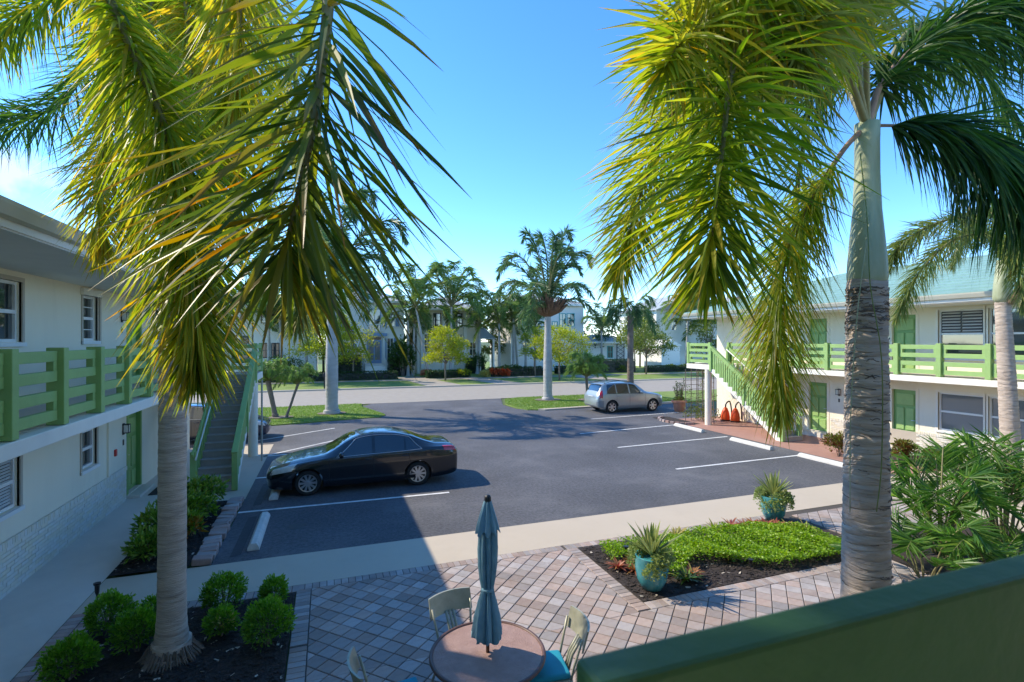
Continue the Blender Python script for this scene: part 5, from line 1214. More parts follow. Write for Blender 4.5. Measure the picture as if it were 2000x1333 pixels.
# clumping palms behind the near railing
def clump(name, x, y, label, n, L_, seed, spread=0.9, m_='areca', wd=0.034, leaf=0.42, z0=0.03):
    t = thing(name, (x,y,z0), label, 'palm plant'); q = random.Random(seed)
    for i in range(n):
        a = 2*math.pi*i/n+q.uniform(-.3,.3); r_ = spread*q.uniform(0.55,1.15); h = L_*q.uniform(0.5,1.0)*(1.25-0.45*r_/spread)
        b = Vector((x+0.10*math.cos(a), y+0.10*math.sin(a), z0)); tip = Vector((x+r_*1.25*math.cos(a), y+r_*1.25*math.sin(a), z0+h*0.80))
        pth = [b, b+Vector((r_*0.22*math.cos(a), r_*0.22*math.sin(a), h*0.55)), b+Vector((r_*0.70*math.cos(a), r_*0.70*math.sin(a), h*0.95)), tip]
        add_frond(t, pth, m_, n=100, L=leaf, Wd=wd, seed=seed*50+i, style='flat', around=2, droop=0.06, fwd=0.95, bare=0.3, yel=0.5, fold=True)
    return t
clump('areca_palm', 10.7, 6.25, 'leafy green clump palm just right of the thick ringed trunk', 17, 2.3, 5, 0.8, leaf=0.5)
clump('areca_palm', 12.3, 6.1, 'larger clump palm by the right edge with arching fronds', 19, 2.4, 6, 0.9, leaf=0.52)
clump('areca_palm', 10.2, 5.2, 'low clump palm close behind the dark railing', 12, 1.0, 7, 1.1)
clump('areca_palm', 9.4, 5.7, 'small clump palm whose fronds show left of the trunk', 9, 1.2, 8, 1.0)

# ------------------------------------------------------------------ street palms
def unit_frond(name, m_, n, L, Wd, seed, length, rise, drop, style='plume', around=4, **kw):
    pth = [Vector((0,0,0)), Vector((length*0.30,0,rise*0.62)), Vector((length*0.62,0,rise*0.98)), Vector((length*0.86,0,(rise-drop)*0.5+0.12*abs(rise))), Vector((length,0,-drop))]
    lf, rc = frond_mesh(pth, n, L, Wd, seed, style=style, around=around, **kw)
    a = lf.mesh(name, attr=True); a.materials.append(MT[m_]); b = rc.mesh('rachis', smooth=True); b.materials.append(MT['rachis'])
    return a, b
UF = {}
for i in range(4):
    UF['royal',i] = unit_frond('frond','royal',240,0.60,0.045,400+i,[1.3,2.3,2.8,2.6][i],[3.0,2.1,1.1,0.1][i],[-3.0,-1.5,-0.2,1.2][i],'plume',5,droop=0.2,segs=2,bare=0.08,fwd=0.75)
    UF['coco',i] = unit_frond('frond','coco',150,0.75,0.06,420+i,[1.7,2.7,3.0,2.7][i],[2.7,1.8,0.9,0.1][i],[-2.5,-1.0,0.1,1.3][i],'flat',2,droop=0.3,segs=2,bare=0.12,fwd=0.7)
    UF['date',i] = unit_frond('frond','date',130,0.26,0.022,440+i,[0.7,0.95,1.05,0.95][i],[0.9,0.6,0.35,0.1][i],[-0.8,-0.4,0.0,0.4][i],'plume',2,droop=0.2,segs=2,bare=0.1)
    UF['sabal',i] = unit_frond('frond','royal',130,0.55,0.05,460+i,1.5,[1.2,0.7,0.3,0.0][i],[-0.6,0.0,0.5,1.0][i],'plume',4,droop=0.5,segs=2,bare=0.35)
def palm(name, x, y, h, r0, r1, kind, nf, label, seed, group=None, scale=1.0, lean=(0,0), shaft=0.0, tm='trunkg', skirt=False, cat='palm tree', z0=0.05, tiers=(0,1,1,2,2,3)):
    t = thing(name, (x,y,z0), label, cat, group); q = random.Random(seed)
    bul = (lambda u: 0.05*math.sin(math.pi*min(1,u*1.3)) ) if kind == 'royal' else None
    ring_trunk('trunk', t, (x,y,z0), h, r0, r1, r0*0.45, lean, m_=tm, ring=0.22, depth=0.012 if kind == 'royal' else 0.03, n=18, seed=seed, bulge=bul)
    top = Vector((lean[0], lean[1], h))
    if shaft:
        MB().lathe([(r1*0.95,h-0.02),(r1*1.05,h+0.1),(r1*0.8,h+shaft*0.7),(r1*0.5,h+shaft)], 16, (x+lean[0],y+lean[1],z0)).build('crownshaft', MT['shaft'], t, smooth=True)
        top.z += shaft*0.92
    if skirt:
        sk = MB()
        for k in range(170):
            a = q.uniform(0,6.28); L_ = q.uniform(0.9,1.6); rr = r1*0.9
            p0 = Vector((x+lean[0]+rr*math.cos(a), y+lean[1]+rr*math.sin(a), z0+h-0.05)); e_ = p0+Vector((math.cos(a)*L_*0.75, math.sin(a)*L_*0.75, L_*q.uniform(0.5,0.95)))
            sk.tube([p0, (p0+e_)/2+Vector((math.cos(a)*.12,math.sin(a)*.12,-0.05)), e_], [0.06,0.075,0.03], 5)
        sk.build('flower_skirt', MT['boots'], t, kind='stuff')
    for i in range(nf):
        me, rc = UF[kind, tiers[i % len(tiers)]]; a = i*2.399+q.uniform(-.25,.25)
        o = bpy.data.objects.new('frond', me); col.objects.link(o); o.parent = t; o.location = top; k = scale*q.uniform(0.85,1.12)
        o.scale = (k,k,k); o.rotation_euler = (q.uniform(-.15,.15), q.uniform(-.12,.12), a)
        r2 = bpy.data.objects.new('rachis', rc); col.objects.link(r2); r2.parent = o
    return t
palm('royal_palm', 0.21, 29.24, 6.6, 0.30, 0.22, 'royal', 24, 'royal palm with smooth grey trunk on the left grass island', 501, 'royal palms on the grass islands', 1.45, shaft=0.9)
palm('royal_palm', 13.71, 31.09, 5.6, 0.27, 0.20, 'royal', 24, 'royal palm with brown flower skirt on the right grass island', 502, 'royal palms on the grass islands', 1.32, shaft=0.8, skirt=True, tiers=(0,0,1,2,1,3,2))
palm('cabbage_palm', 18.9, 29.3, 5.6, 0.22, 0.19, 'sabal', 22, 'tall thin cabbage palm standing behind the silver SUV', 503, scale=1.0, tm='bark')
GP = 'young date palms on the grass islands'
palm('date_palm', -2.5, 28.75, 1.75, 0.11, 0.13, 'date', 34, 'young date palm with thicker trunk by the left stairs', 510, GP, 1.15, (-0.35,0.1), tm='bark', tiers=(0,0,1,1,2))
palm('date_palm', -2.0, 28.55, 1.65, 0.06, 0.07, 'date', 30, 'young date palm with thin leaning trunk beside its twin', 511, GP, 1.0, (0.55,-0.1), tm='bark', tiers=(0,0,1,1,2))
palm('date_palm', 16.2, 30.2, 1.5, 0.09, 0.09, 'date', 44, 'bushy young date palm beside the rear of the silver SUV', 512, GP, 1.45, (-0.1,0), tm='bark', tiers=(0,0,1,1,2))
GF = 'palms in the gardens across the street'
far = [(880,655,56,8.2,'coco',18,1.35,'tall coconut palm with full round crown between the middle houses',(0.1,0)),(838,705,55,8.0,'coco',15,1.3,'coconut palm with leaning trunk left of the tall round crowned one',(-1.4,0)),
       (797,700,57,6.6,'coco',10,0.85,'slim palm against the right side of the blue door house',(0,0)),(806,700,57.5,6.2,'coco',10,0.8,'slimmer palm doubled beside the blue door house',(0.2,0)),(932,690,58,6.0,'coco',14,1.1,'palm beside the little metal porch canopy',(0.3,0)),
       (975,700,56,6.3,'coco',14,1.1,'brown trunked palm left of the white trunk cluster',(0,0)),(1003,700,57,6.8,'coco',12,0.95,'white trunked palm first in the cluster',(0,0)),(1012,700,58,6.2,'coco',12,0.95,'white trunked palm with a curving stem in the cluster',(-0.5,0)),(1027,700,57,6.6,'coco',12,0.9,'thin white trunked palm last in the cluster',(0,0)),(1045,700,58,6.0,'coco',12,0.9,'pale trunk palm close left of the royal palm with the skirt',(0,0)),
       (1340,690,60,7.2,'coco',14,1.2,'palm before the gabled white house on the right',(0.3,0)),(1380,690,62,6.4,'coco',14,1.2,'palm peeping over the right stair landing',(0,0)),
       (553,700,55,6.4,'coco',13,1.0,'palm before the dark windowed house left of centre',(-0.3,0)),(525,700,55,6.6,'coco',12,1.0,'straight palm before the dark windowed house',(0,0)),(598,700,54,7.0,'coco',15,1.15,'palm between the dark windowed house and the yellow tree',(0,0)),(470,690,56,7.4,'coco',14,1.2,'palm rising behind the left stair landing',(0,0)),(1175,700,58,5.6,'coco',12,0.9,'spotted trunk palm before the black lattice gate',(0,0)),(690,690,64,9.0,'coco',14,1.2,'palm behind the blue door house roof',(0,0))]
for i, (px, py, Y, h, kd, nf, scl, lab, ln) in enumerate(far):
    p = atY(px, 700, Y); palm('coconut_palm', p.x, Y, h-0.5, 0.17, 0.11, kd, nf+4, lab, 530+i, GF, scl*1.15, ln, tm='trunkg', tiers=(0,0,1,1,2,3))

# ------------------------------------------------------------------ broadleaf trees, hedges, gardens
def tree(name, x, y, h, cr, m_, label, seed, n=2600, ls=0.2, trunk=0.08, group=None, crown_z=None, clumps=16, z0=0.05, tall=0.75):
    q = random.Random(seed); t = thing(name, (x,y,z0), label, 'tree', group); tk = MB(); cz = crown_z or h*0.56
    tk.tube([(0,0,-0.03),(q.uniform(-.05,.05),q.uniform(-.05,.05),cz*0.45),(q.uniform(-.1,.1),0,cz*0.8)], [trunk*1.2,trunk,trunk*0.75], 10)
    lb = MB(); cl = []
    for k in range(clumps):
        a = k*2.399+q.uniform(-.3,.3); e = q.uniform(-0.75,1.0); rr = cr*math.sqrt(max(0.05,1-e*e))*q.uniform(0.45,0.95)
        c = Vector((rr*math.cos(a), rr*math.sin(a), cz+(h-cz)*e*0.95*tall)); cl.append(c)
        tk.tube([(0,0,cz*q.uniform(0.5,0.8)), tuple(c*0.55+Vector((0,0,cz*0.36))), tuple(c)], [trunk*0.5,trunk*0.3,trunk*0.12], 5)
        leafblob(lb, q, c, cr*q.uniform(0.28,0.46), cr*q.uniform(0.24,0.36), n//clumps, ls, 1.8, shell=0.2, bumpy=0.4)
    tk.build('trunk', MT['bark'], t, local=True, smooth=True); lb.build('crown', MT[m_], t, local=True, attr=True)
    return t
GT = 'small trees along the far verge'
def tr_at(px, Y, **k):
    p = atY(px, 700, Y); return p.x, Y
x, y = tr_at(640, 50.0); tree('verge_tree', x, y, 6.8, 2.9, 'treeyel', 'yellow green tree split by the royal palm trunk', 601, 6500, 0.2, group=GT, clumps=20)
x, y = tr_at(690, 53.5); tree('verge_tree', x, y, 5.6, 2.3, 'treeyel', 'loose yellow green tree left of the blue door', 602, 2400, 0.2, group=GT)
x, y = tr_at(870, 49.2); tree('verge_tree', x, y, 5.5, 2.4, 'treeyel', 'rounded yellow green tree before the porch canopy house', 603, 6000, 0.19, group=GT, clumps=20)
x, y = tr_at(1093, 45.6); tree('verge_tree', x, y, 5.6, 2.7, 'treeyel', 'yellow green tree behind the skirted royal palm', 604, 6000, 0.19, group=GT, clumps=20)
x, y = tr_at(1045, 52.5); tree('verge_tree', x, y, 5.6, 2.0, 'treeyel', 'lime tree just left of the skirted royal palm', 605, 2400, 0.19, group=GT)
x, y = tr_at(1262, 50.5); tree('verge_tree', x, y, 6.0, 2.8, 'treemix', 'olive green tree right of the thin cabbage palm', 606, 5500, 0.2, group=GT, clumps=20)
x, y = tr_at(1240, 54.5); tree('verge_tree', x, y, 7.2, 2.6, 'treeyel', 'brighter yellow tree behind the olive one', 607, 2600, 0.2, group=GT)
GD = 'dark trees filling the gaps between houses'
for i, (px, Y, h, cr, m_, lab) in enumerate([(632,62,9.5,2.6,'treegrn','dark tree between the dark windowed house and blue door house'),(800,63,7.5,2.0,'treegrn','dark tree behind the slim double palms'),(865,66,9.5,2.4,'treemix','light green tree behind the coconut palms'),(962,64,9.6,2.6,'treemix','green tree rising behind the porch canopy'),(1005,66,10.0,3.0,'treemix','tall tree behind the white trunk cluster'),(1165,62,8.2,2.8,'treegrn','dark tree between the teal window house and lattice gate'),
        (1250,64,9.0,3.0,'treegrn','dark tree behind the verge trees on the right'),(1385,58,8.6,3.0,'treemix','tree behind the right stair landing'),(1440,64,9,3.4,'treegrn','tree hidden behind the hanging right frond'),(425,66,10,3.6,'treemix','tree above the left landing rail'),(380,60,8.5,3.2,'treegrn','tree behind the left wing end'),(1330,68,9.0,3.0,'treegrn','tree behind the gabled white house'),(770,62,6.0,1.6,'treegrn','leafy bush tree at the corner of the blue door house'),(905,70,10.5,3.0,'treegrn','tree far behind the middle house')]):
    p = atY(px, 700, Y); tree('garden_tree', p.x, Y, h, cr, m_, lab, 620+i, 2600, 0.28, 0.12, GD, clumps=18, crown_z=h*0.5)
x, y = tr_at(787, 57.0); shrub('corner_bush', x, y, 1.35, 4.4, 'treegrn', 'tall dark leafy bush at the corner of the blue door house', 660, 2200, 0.3, lobes=7)
def hedge(px0, px1, Y, h, dep, label, seed, m_='hedge', n=2600, ls=0.13):
    a, b = atY(px0,700,Y).x, atY(px1,700,Y).x; q = random.Random(seed); mb = MB(); L_ = b-a
    o = thing('hedge', ((a+b)/2, Y, 0.05), label, 'hedge', 'hedges before the far houses')
    MB().box((-L_/2+0.08,-dep/2+0.08,0),(L_/2-0.08,dep/2-0.08,h-0.1)).build('branches', MT['hdark'], o, local=True)
    for i in range(n):
        f = q.random()
        if f < 0.45: p = Vector((q.uniform(-L_/2,L_/2), q.uniform(-dep/2,dep/2), h+0.06*math.sin(q.uniform(0,9))))
        elif f < 0.9: p = Vector((q.uniform(-L_/2,L_/2), -dep/2+q.uniform(-.06,.06), q.uniform(0.03,h)))
        else: p = Vector((q.choice((-L_/2,L_/2)), q.uniform(-dep/2,dep/2), q.uniform(0.03,h)))
        d = Vector((q.gauss(0,1),q.gauss(-.5,1),q.gauss(.5,1))).normalized(); s_ = d.cross(Vector((q.gauss(0,1),q.gauss(0,1),q.gauss(0,1)))).normalized(); r1 = min(1,max(0,q.gauss(.45,.25))); k = ls*q.uniform(.7,1.3)
        mb.add([p, p+d*k*.5-s_*k*.28, p+d*k, p+d*k*.5+s_*k*.28], [(0,1,2,3)], [(r1,0,0)]*4)
    mb.build('foliage', MT[m_], o, local=True, attr=True)
for i, (a, b, Y, h, d, lab) in enumerate([(615,775,53.2,0.75,1.0,'low clipped hedge before the blue door house'),(655,706,58.6,2.2,1.0,'tall dark hedge left of the blue door steps'),(758,800,58.2,1.9,1.2,'dark hedge right of the blue door steps'),(832,916,53.2,0.7,1.0,'low hedge before the porch canopy house'),(955,1058,53.4,0.9,1.2,'green hedge before the white trunk cluster'),(1085,1160,55.0,0.8,1.0,'hedge behind the skirted royal palm'),(1140,1235,55.5,1.5,1.6,'dark bushy hedge before the black lattice gate'),(1262,1345,53.8,0.7,1.0,'clipped hedge along the right verge'),(480,612,53.5,1.0,1.2,'hedge before the dark windowed house'),(910,945,59.2,1.7,1.0,'dark hedge below the porch canopy'),(1345,1480,54,1.0,1.2,'hedge hidden behind the right landing trellis')]):
    hedge(a, b, Y, h, d, lab, 680+i)
for i, (px, Y, m_, r_, lab, h) in enumerate([(968,52.8,'bromred',0.8,'bright red plant at the end of the green hedge',0.9),(985,52.8,'bromred',0.7,'smaller red plant beside the bright red one',0.8),(948,52.8,'bromyel',0.6,'yellow plant beside the red ones',0.7),(742,54.2,'bromred',0.6,'red spiky plant at the foot of the blue door steps',0.6),(833,54.5,'brompink',0.7,'pink flowering plant at the stepping path',0.8),(560,51.5,'bromora',0.6,'orange plant behind the young date palms',0.8),(575,54,'treegrn',1.5,'leafy palm bush under the dark windows',2.6),(545,54.5,'treegrn',1.4,'second leafy bush under the dark windows',2.8),(1305,55,'treemix',0.9,'pale flowering bush on the right verge',0.9),(1335,55,'treemix',0.9,'grey green bush near the right landing',0.9),(905,53,'treeyel',0.8,'yellow green bush right of the rounded tree',0.9),(1000,54.5,'treegrn',1.4,'bright green mound under the white trunks',1.2),(935,58,'treegrn',1.1,'climbing bush on the porch posts',3.0),(1210,55,'treemix',0.9,'low green bush before the lattice gate',1.0)]):
    p = atY(px, 700, Y); shrub('garden_plant', p.x, Y, r_, h, m_, lab, 700+i, 800, 0.2, 'plant', 'plants in the far gardens', lobes=5, z0=0.05)

# lawn blades near the kerbs
def blades(name, poly_box, n, seed, label, test):
    q = random.Random(seed); mb = MB()
    for i in range(n):
        x, y = q.uniform(*poly_box[0]), q.uniform(*poly_box[1])
        if not test(x, y): continue
        a = q.uniform(0,6.28); h = q.uniform(0.03,0.075); w_ = 0.012; l = Vector((q.gauss(0,.02),q.gauss(0,.02),0)); p = Vector((x,y,0.048)); s_ = Vector((math.cos(a),math.sin(a),0))*w_; r1 = min(1,max(0,q.gauss(.5,.25)))
        mb.add([p-s_, p+s_, p+l+Vector((0,0,h))], [(0,1,2)], [(r1,0,0),(r1,0,0),(r1,1,0)])
    return tag(mb.build(name, MT['grass'], attr=True), label, 'grass', kind='stuff')
def inpoly(poly):
    def f(x, y):
        c = False; n = len(poly)
        for i in range(n):
            (x1,y1),(x2,y2) = poly[i], poly[(i+1)%n]
            if (y1 > y) != (y2 > y) and x < (x2-x1)*(y-y1)/(y2-y1)+x1: c = not c
        return c
    return f
blades('grass', ((-6,3),(25.9,33.2)), 26000, 1, 'short lawn grass on the left island', inpoly(islL))
blades('grass', ((10.3,22),(26.9,33.2)), 30000, 2, 'short lawn grass on the right island', inpoly(islR))
for (x, y, r_) in ((0.21,29.24,0.75),(13.71,31.09,0.9),(-2.25,28.6,0.6),(16.2,30.2,0.7)):
    tag(MB().sheet([(x+r_*math.cos(a*0.4), y+r_*0.8*math.sin(a*0.4)) for a in range(16)], 0.058+0.03).build('mulch_ring', MT['bark']), kind='structure')

# ------------------------------------------------------------------ houses across the street
def house(name, label, px0, px1, Y, top, m_, roof=True, depth=9, z_roof=1.9, wins=(), doors=(), base=0.0):
    a, b = atY(px0,665,Y).x, atY(px1,665,Y).x; h = atY((px0+px1)/2, top, Y).z
    t = thing(name, ((a+b)/2, Y+depth/2, 0.04), label, 'house', 'houses across the street')
    MB().box((a,Y,0.0),(b,Y+depth,h)).build('wall', m_, t)
    if roof:
        o = 0.6; rr = MB(); cx0, cx1 = a+min(depth,(b-a))*0.5, b-min(depth,(b-a))*0.5; cy = Y+depth/2
        if cx1 < cx0: cx0 = cx1 = (a+b)/2
        vs = [(a-o,Y-o,h),(b+o,Y-o,h),(b+o,Y+depth+o,h),(a-o,Y+depth+o,h),(cx0,cy,h+z_roof),(cx1,cy,h+z_roof)]
        rr.add(vs, [(0,1,5,4),(2,3,4,5),(1,2,5),(3,0,4),(3,2,1,0)]); ro = rr.build('roof', MT['hroof'], t)
        MB().box((a-o,Y-o-0.05,h-0.22),(b+o,Y-o,h+0.03)).build('fascia', MT['hwhite'], ro)
        n = int((b-a+2*o)/0.6)
        for k in range(1, n):                       # standing seams on the street slope
            xx = a-o+k*0.6; tmax = 1.0
            if xx < cx0: tmax = (xx-(a-o))/(cx0-(a-o))
            elif xx > cx1: tmax = ((b+o)-xx)/((b+o)-cx1)
            p0 = Vector((xx,Y-o,h+0.02)); p1 = Vector((xx, Y-o+(cy-Y+o)*tmax, h+z_roof*tmax+0.02))
            MB().tube([p0,p1], 0.025, 4).build('seam', MT['hroof'], ro)
    for (p0, p1, q0, q1, fr, gl, sh) in wins:
        x0, x1 = atY(p0,665,Y).x, atY(p1,665,Y).x; z1, z0 = atY(p0,q0,Y).z, atY(p0,q1,Y).z; f = MB(); tt = 0.09
        f.box((x0,Y-0.06,z0),(x0+tt,Y+0.02,z1)); f.box((x1-tt,Y-0.06,z0),(x1,Y+0.02,z1)); f.box((x0+tt,Y-0.06,z0),(x1-tt,Y+0.02,z0+tt)); f.box((x0+tt,Y-0.06,z1-tt),(x1-tt,Y+0.02,z1))
        f.box(((x0+x1)/2-0.03,Y-0.05,z0+tt),((x0+x1)/2+0.03,Y+0.02,z1-tt)); f.box((x0+tt,Y-0.048,(z0+z1)/2-0.03),(x1-tt,Y+0.02,(z0+z1)/2+0.03))
        fo = f.build('window', fr, t)
        MB().box((x0+tt,Y-0.02,z0+tt),(x1-tt,Y-0.012,z1-tt)).build('pane', gl, fo)
        MB().box((x0-0.08,Y-0.12,z0-0.1),(x1+0.08,Y-0.003,z0-0.004)).build('sill', MT['hwhite'], fo)
        if sh:
            wd = (x1-x0)*0.42
            for xa in (x0-wd-0.03, x1+0.03): MB().box((xa,Y-0.055,z0),(xa+wd,Y-0.004,z1)).build('shutter', sh, fo)
    return t
gl, gb = MT['glass'], MT['glassblue']
hb = house('town_house', 'white two storey house with blue door and blue shutters', 655, 789, 60, 588, MT['hwhite'], wins=[(719,744,603,648,MT['hblue'],gl,None),(755,772,608,638,MT['hwhite'],gl,MT['hblue']),(755,769,660,703,MT['hwhite'],gl,MT['hblue']),(672,686,630,655,MT['hwhite'],gl,MT['hblue']),(672,686,668,700,MT['hwhite'],gl,MT['hblue'])])
def pbox(parent, name, px0, px1, py0, py1, Y, d0, d1, m_, **k):
    x0, x1 = atY(px0,665,Y).x, atY(px1,665,Y).x; z1, z0 = atY(px0,py0,Y).z, atY(px0,py1,Y).z
    return MB().box((x0,Y-d0,z0),(x1,Y+d1,z1)).build(name, m_, parent, **k)
dr = pbox(hb, 'door', 717, 745, 665, 710, 60, 0.10, 0.02, MT['hblue'])
for q0 in (719.5, 732): pbox(dr, 'pane', q0, q0+10, 669, 703, 60, 0.13, 0.0, gb)
pbox(dr, 'transom', 718, 744, 659, 664, 60, 0.10, 0.02, gl)
for q0 in (710, 747): pbox(hb, 'pilaster', q0, q0+5, 657, 711, 60, 0.30, 0.0, MT['hwhite'])
pbox(hb, 'door_hood', 707, 755, 651, 657, 60, 0.6, 0.0, MT['hblue'])
pbox(hb, 'balcony_floor', 716, 747, 646, 648, 60, 0.5, 0.0, MT['hwhite'])
bal = pbox(hb, 'balcony_rail', 716, 747, 633, 635, 60, 0.5, -0.44, MT['hwhite'])
for k in range(11): pbox(bal, 'baluster', 716.3+k*3, 717.1+k*3, 635, 646, 60, 0.49, -0.45, MT['hwhite'])
for k in range(5):
    x0, x1 = atY(712,665,60).x, atY(752,665,60).x
    MB().box((x0,60-0.5-0.32*(k+1),0),(x1,60-0.5-0.32*k if k else 60,1.15-0.22*k)).build('step', MT['hwhite'], hb)
for xx in (712.5, 751.5):
    x0 = atY(xx,665,60).x
    MB().tube([(x0,59.4,1.15),(x0,59.4,2.0),(x0,58.2,1.1),(x0,58.2,0.1)], 0.03, 6).build('stair_rail', MT['hwhite'], hb)
hc = house('town_house', 'cream house with small metal porch canopy in the middle', 815, 937, 60.5, 604, MT['hcream'], wins=[(846,861,612,640,MT['hdark'],gl,None),(892,903,612,640,MT['hdark'],gl,None),(917,934,612,636,MT['hcream'],gl,None),(892,904,652,678,MT['hcream'],gb,None),(916,930,668,696,MT['hwhite'],gl,None),(828,840,652,690,MT['hwhite'],gl,None)])
for q0 in (822, 863, 880, 905): pbox(hc, 'pilaster', q0, q0+6, 606, 720, 60.5, 0.25, 0.0, MT['hwhite'])
cp = MB(); p0, p1 = atY(936,665,58), atY(968,665,58); zt = atY(940,641,60).z; zb = atY(940,661,58).z
cp.add([(p0.x,58,zb),(p1.x,58,zb),(p1.x-0.6,60.5,zt),(p0.x+0.5,60.5,zt),(p0.x,58,zb-0.1),(p1.x,58,zb-0.1),(p1.x-0.6,60.5,zt-0.1),(p0.x+0.5,60.5,zt-0.1)], [(0,1,2,3),(7,6,5,4),(0,4,5,1),(1,5,6,2),(2,6,7,3),(3,7,4,0)])
cp.build('porch_canopy', MT['hroof'], hc)
for xx in (p0.x+0.15, p1.x-0.2): MB().box((xx-0.1,58.1,0),(xx+0.1,58.3,zb-0.05)).build('porch_post', MT['hwhite'], hc)
hd_ = house('town_house', 'white house with teal framed upper windows behind the skirted royal palm', 998, 1140, 61, 594, MT['hgrey'], wins=[(1092,1105,612,638,MT['hteal'],gl,None),(1107,1122,612,638,MT['hteal'],gl,None),(1026,1035,620,645,MT['hteal'],gl,None),(1042,1052,625,650,MT['hwhite'],gl,None),(1078,1089,628,648,MT['hteal'],gb,None),(1020,1032,668,690,MT['hwhite'],gl,None)])
he = house('garden_house', 'low white garden building with black lattice gate', 1142, 1236, 60.2, 668, MT['hwhite'], z_roof=1.0, depth=5, wins=[(1186,1197,676,700,MT['hteal'],gl,None)])
gx0, gx1 = atY(1204,665,60).x, atY(1219,665,60).x; gz0, gz1 = 0.1, atY(1204,662,60).z
lat = MB().box((gx0,59.9,gz0),(gx0+0.1,60,gz1)).box((gx1-0.1,59.9,gz0),(gx1,60,gz1)).box((gx0+0.1,59.9,gz1-0.1),(gx1-0.1,60,gz1)).build('lattice_gate', MT['hdark'], he)
nL = 7
for k in range(nL):
    z = gz0+0.2+(gz1-gz0-0.9)*k/(nL-1); w_ = gx1-gx0-0.2
    for sg in (-1, 1):
        MB().tube([(gx0+0.1,59.92+0.02*sg,z if sg < 0 else z+w_*0.6),(gx1-0.1,59.92+0.02*sg,z+w_*0.6 if sg < 0 else z)], 0.03, 4).build('lattice_bar', MT['hdark'], lat)
hf = house('town_house', 'white gabled house behind the right landing', 1282, 1420, 63, 608, MT['hwhite'], roof=False, depth=10, wins=[(1310,1322,622,646,MT['hwhite'],gl,None),(1338,1352,625,650,MT['hwhite'],gl,None)])
fa, fb = atY(1282,665,63).x, atY(1420,665,63).x; fh = atY(1350,608,63).z; apx = (fa+fb)/2
MB().add([(fa-0.5,62.6,fh),(apx,62.6,fh+2.6),(fb+0.5,62.6,fh),(fa-0.5,73.5,fh),(apx,73.5,fh+2.6),(fb+0.5,73.5,fh)], [(0,1,4,3),(1,2,5,4),(0,2,1),(3,4,5)]).build('roof', MT['hroof'], hf)
MB().tube([(fa-0.5,62.55,fh+0.05),(apx,62.55,fh+2.65),(fb+0.5,62.55,fh+0.05)], 0.14, 4).build('bargeboard', MT['hwhite'], hf)
pg = thing('garage', (atY(1310,665,58).x, 60, 0.04), 'small white gabled garage on the right across the street', 'garage')
ga, gb_ = atY(1292,665,58).x, atY(1328,665,58).x; gh = atY(1310,676,58).z
MB().box((ga,58,0),(gb_,62,gh)).build('wall', MT['hwhite'], pg)
MB().add([(ga-0.3,57.8,gh),((ga+gb_)/2,57.8,gh+0.85),(gb_+0.3,57.8,gh),(ga-0.3,62.2,gh),((ga+gb_)/2,62.2,gh+0.85),(gb_+0.3,62.2,gh)], [(0,1,4,3),(1,2,5,4),(0,2,1),(3,4,5)]).build('roof', MT['hwhite'], pg)
ha = house('town_house', 'pale house with dark framed windows left of centre', 495, 618, 58, 598, MT['hwhite'], wins=[(510,543,606,632,MT['hdark'],gl,None),(546,566,606,630,MT['hdark'],gl,None),(511,528,670,700,MT['hdark'],gl,None),(530,546,670,700,MT['hdark'],gl,None)])
hz = house('town_house', 'cream house with balcony behind the left stair landing', 330, 492, 59, 590, MT['hcream'], wins=[(450,474,605,634,MT['hdark'],gl,None),(452,486,656,672,MT['hdark'],gl,None),(452,486,690,710,MT['hdark'],gl,None)])
hx = house('town_house', 'cream house seen through the hanging right frond', 1425, 1600, 62, 600, MT['hcream'], wins=[(1460,1480,620,645,MT['hwhite'],gl,None)])

# mailbox on the far verge
mb_ = thing('mailbox', (-0.25,44.2,0.05), 'dark roadside mailbox on a post beyond the street', 'mailbox')
MB().box((-0.05,-0.05,0),(0.05,0.05,1.05)).build('post', MT['hdark'], mb_, local=True)
bx_ = [(0.14*math.cos(R(a)), 1.18+0.14*math.sin(R(a))) for a in range(0,181,20)]+[(-0.14,1.02),(0.14,1.02)]; n_ = len(bx_)
MB().add([(p[0],-0.28,p[1]) for p in bx_]+[(p[0],0.28,p[1]) for p in bx_], [(i,(i+1)%n_,(i+1)%n_+n_,i+n_) for i in range(n_)]+[tuple(range(n_)),tuple(range(2*n_-1,n_-1,-1))]).build('box', MT['hdark'], mb_, local=True, smooth=40)
pole = tag(MB().tube([(-2.05,18.75,0),(-2.05,18.75,2.7)], 0.03, 10).build('support_pole', MT['tan']), 'thin pale support pole beside the left stairs', 'pole')

# ------------------------------------------------------------------ under the right landing
tp = thing('terracotta_pot', (18.6,23.9,0.006), 'terracotta pot with tall bare stemmed plant by the right landing', 'pot')
MB().lathe([(0.24,0),(0.27,0.03),(0.36,0.5),(0.42,0.51),(0.43,0.62),(0.38,0.63),(0.35,0.56),(0,0.55)], 28).build('pot', MT['terra'], tp, local=True, smooth=40)
sq = random.Random(9); sm = MB(); lv = MB()
for k in range(9):
    a = sq.uniform(0,6.28); r_ = sq.uniform(0.05,0.32); h = sq.uniform(1.2,1.9); e_ = Vector((r_*1.4*math.cos(a), r_*1.4*math.sin(a), h))
    sm.tube([(r_*.5*math.cos(a),r_*.5*math.sin(a),0.5),e_*0.7,e_], [0.022,0.018,0.01], 5)
    for j in range(26):
        z = sq.uniform(0.55,1.0); b = e_*z; d = Vector((sq.gauss(0,1),sq.gauss(0,1),sq.gauss(.6,.6))).normalized(); leaflet(lv, b, d, d.cross(Vector((0.3,0.2,1))).normalized(), 0.16, 0.05, 0.2, sq.random(), 0, False, 2)
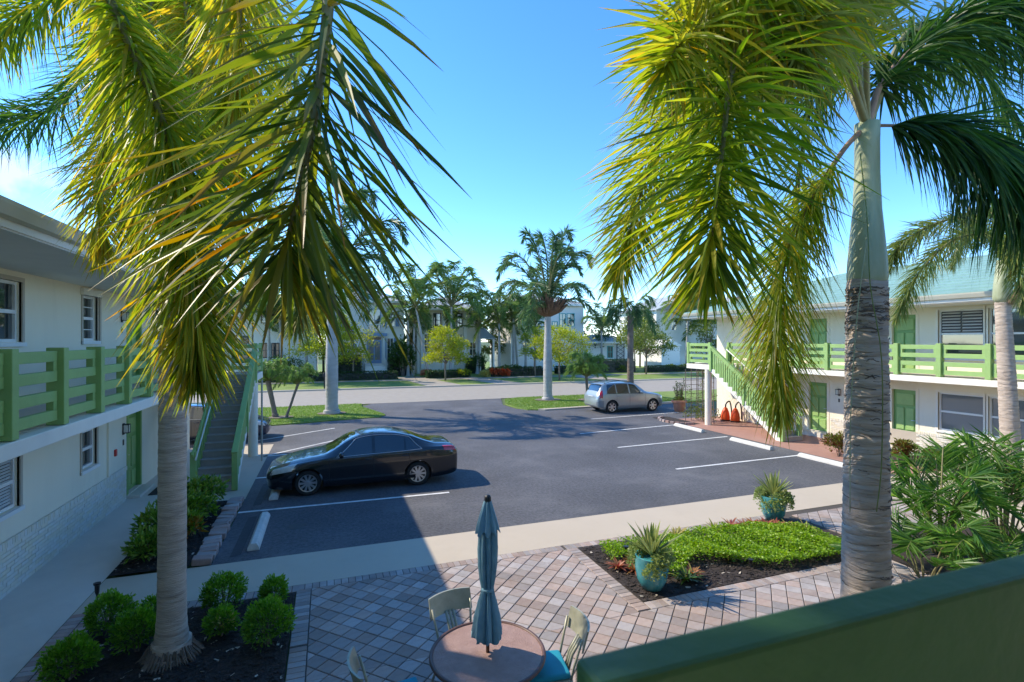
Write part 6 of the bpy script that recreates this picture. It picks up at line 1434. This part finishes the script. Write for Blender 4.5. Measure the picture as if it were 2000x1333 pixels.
sm.build('stems', MT['bark'], tp, local=True, kind='stuff'); lv.build('foliage', MT['treegrn'], tp, local=True, attr=True)
tr = MB(); leafblob(tr, sq, (0,0,0.66), 0.3, 0.16, 300, 0.1); tr.build('trailing_plant', MT['treemix'], tp, local=True, attr=True)
def trellis(p, q_, h, label, seed):
    d = Vector(q_)-Vector(p); L_ = d.length; t = thing('trellis', (p[0],p[1],0.01), label, 'trellis', 'dark trellises under the right landing', math.atan2(d.y,d.x))
    for k in range(4): MB().tube([(L_*k/3,0,0),(L_*k/3,0,h)], 0.018, 6).build('upright', MT['bark'], t, local=True)
    for k in range(11): MB().tube([(0,0.015,0.2+(h-0.3)*k/10),(L_,0.015,0.2+(h-0.3)*k/10)], 0.012, 6).build('crossbar', MT['bark'], t, local=True)
    vq = random.Random(seed); vb = MB()
    for k in range(7):
        x = vq.uniform(0,L_); leafblob(vb, vq, (x,0,vq.uniform(0.1,h*0.9)**1.0), 0.16, 0.25, 40, 0.08)
    leafblob(vb, vq, (L_*0.5,-0.1,0.35), 0.55, 0.4, 420, 0.09)
    vb.build('vine', MT['treemix'], t, local=True, attr=True)
trellis((16.72,21.0), (17.75,21.02), 2.55, 'vine covered trellis at the outer end of the right landing', 3)
trellis((17.35,19.75), (17.35,20.85), 2.5, 'inner trellis between column and wall under the right landing', 4)
for k, (x, y, lab) in enumerate([(18.55,20.3,'left one of two upright orange items with black hoses under the right stairs'),(18.75,19.85,'right one of two upright orange items with black hoses under the right stairs')]):
    t = thing('orange_equipment', (x,y,0.01), lab, 'equipment', 'orange equipment under the stairs')
    MB().lathe([(0.10,0.0),(0.20,0.03),(0.22,0.18),(0.18,0.42),(0.10,0.62),(0.03,0.68)], 18).build('housing', MT['orange'], t, local=True, smooth=50)
    MB().tube(catmull([(0.0,0,0.62),(0.05,0.0,0.85),(0.25,-0.02,0.95),(0.33,-0.05,0.55),(0.34,-0.05,0.1)], 14), 0.035, 8).build('hose', MT['black'], t, local=True, smooth=True)
    MB().lathe([(0.23,0.0),(0.24,0.06),(0.2,0.06)], 18).build('base', MT['black'], t, local=True)
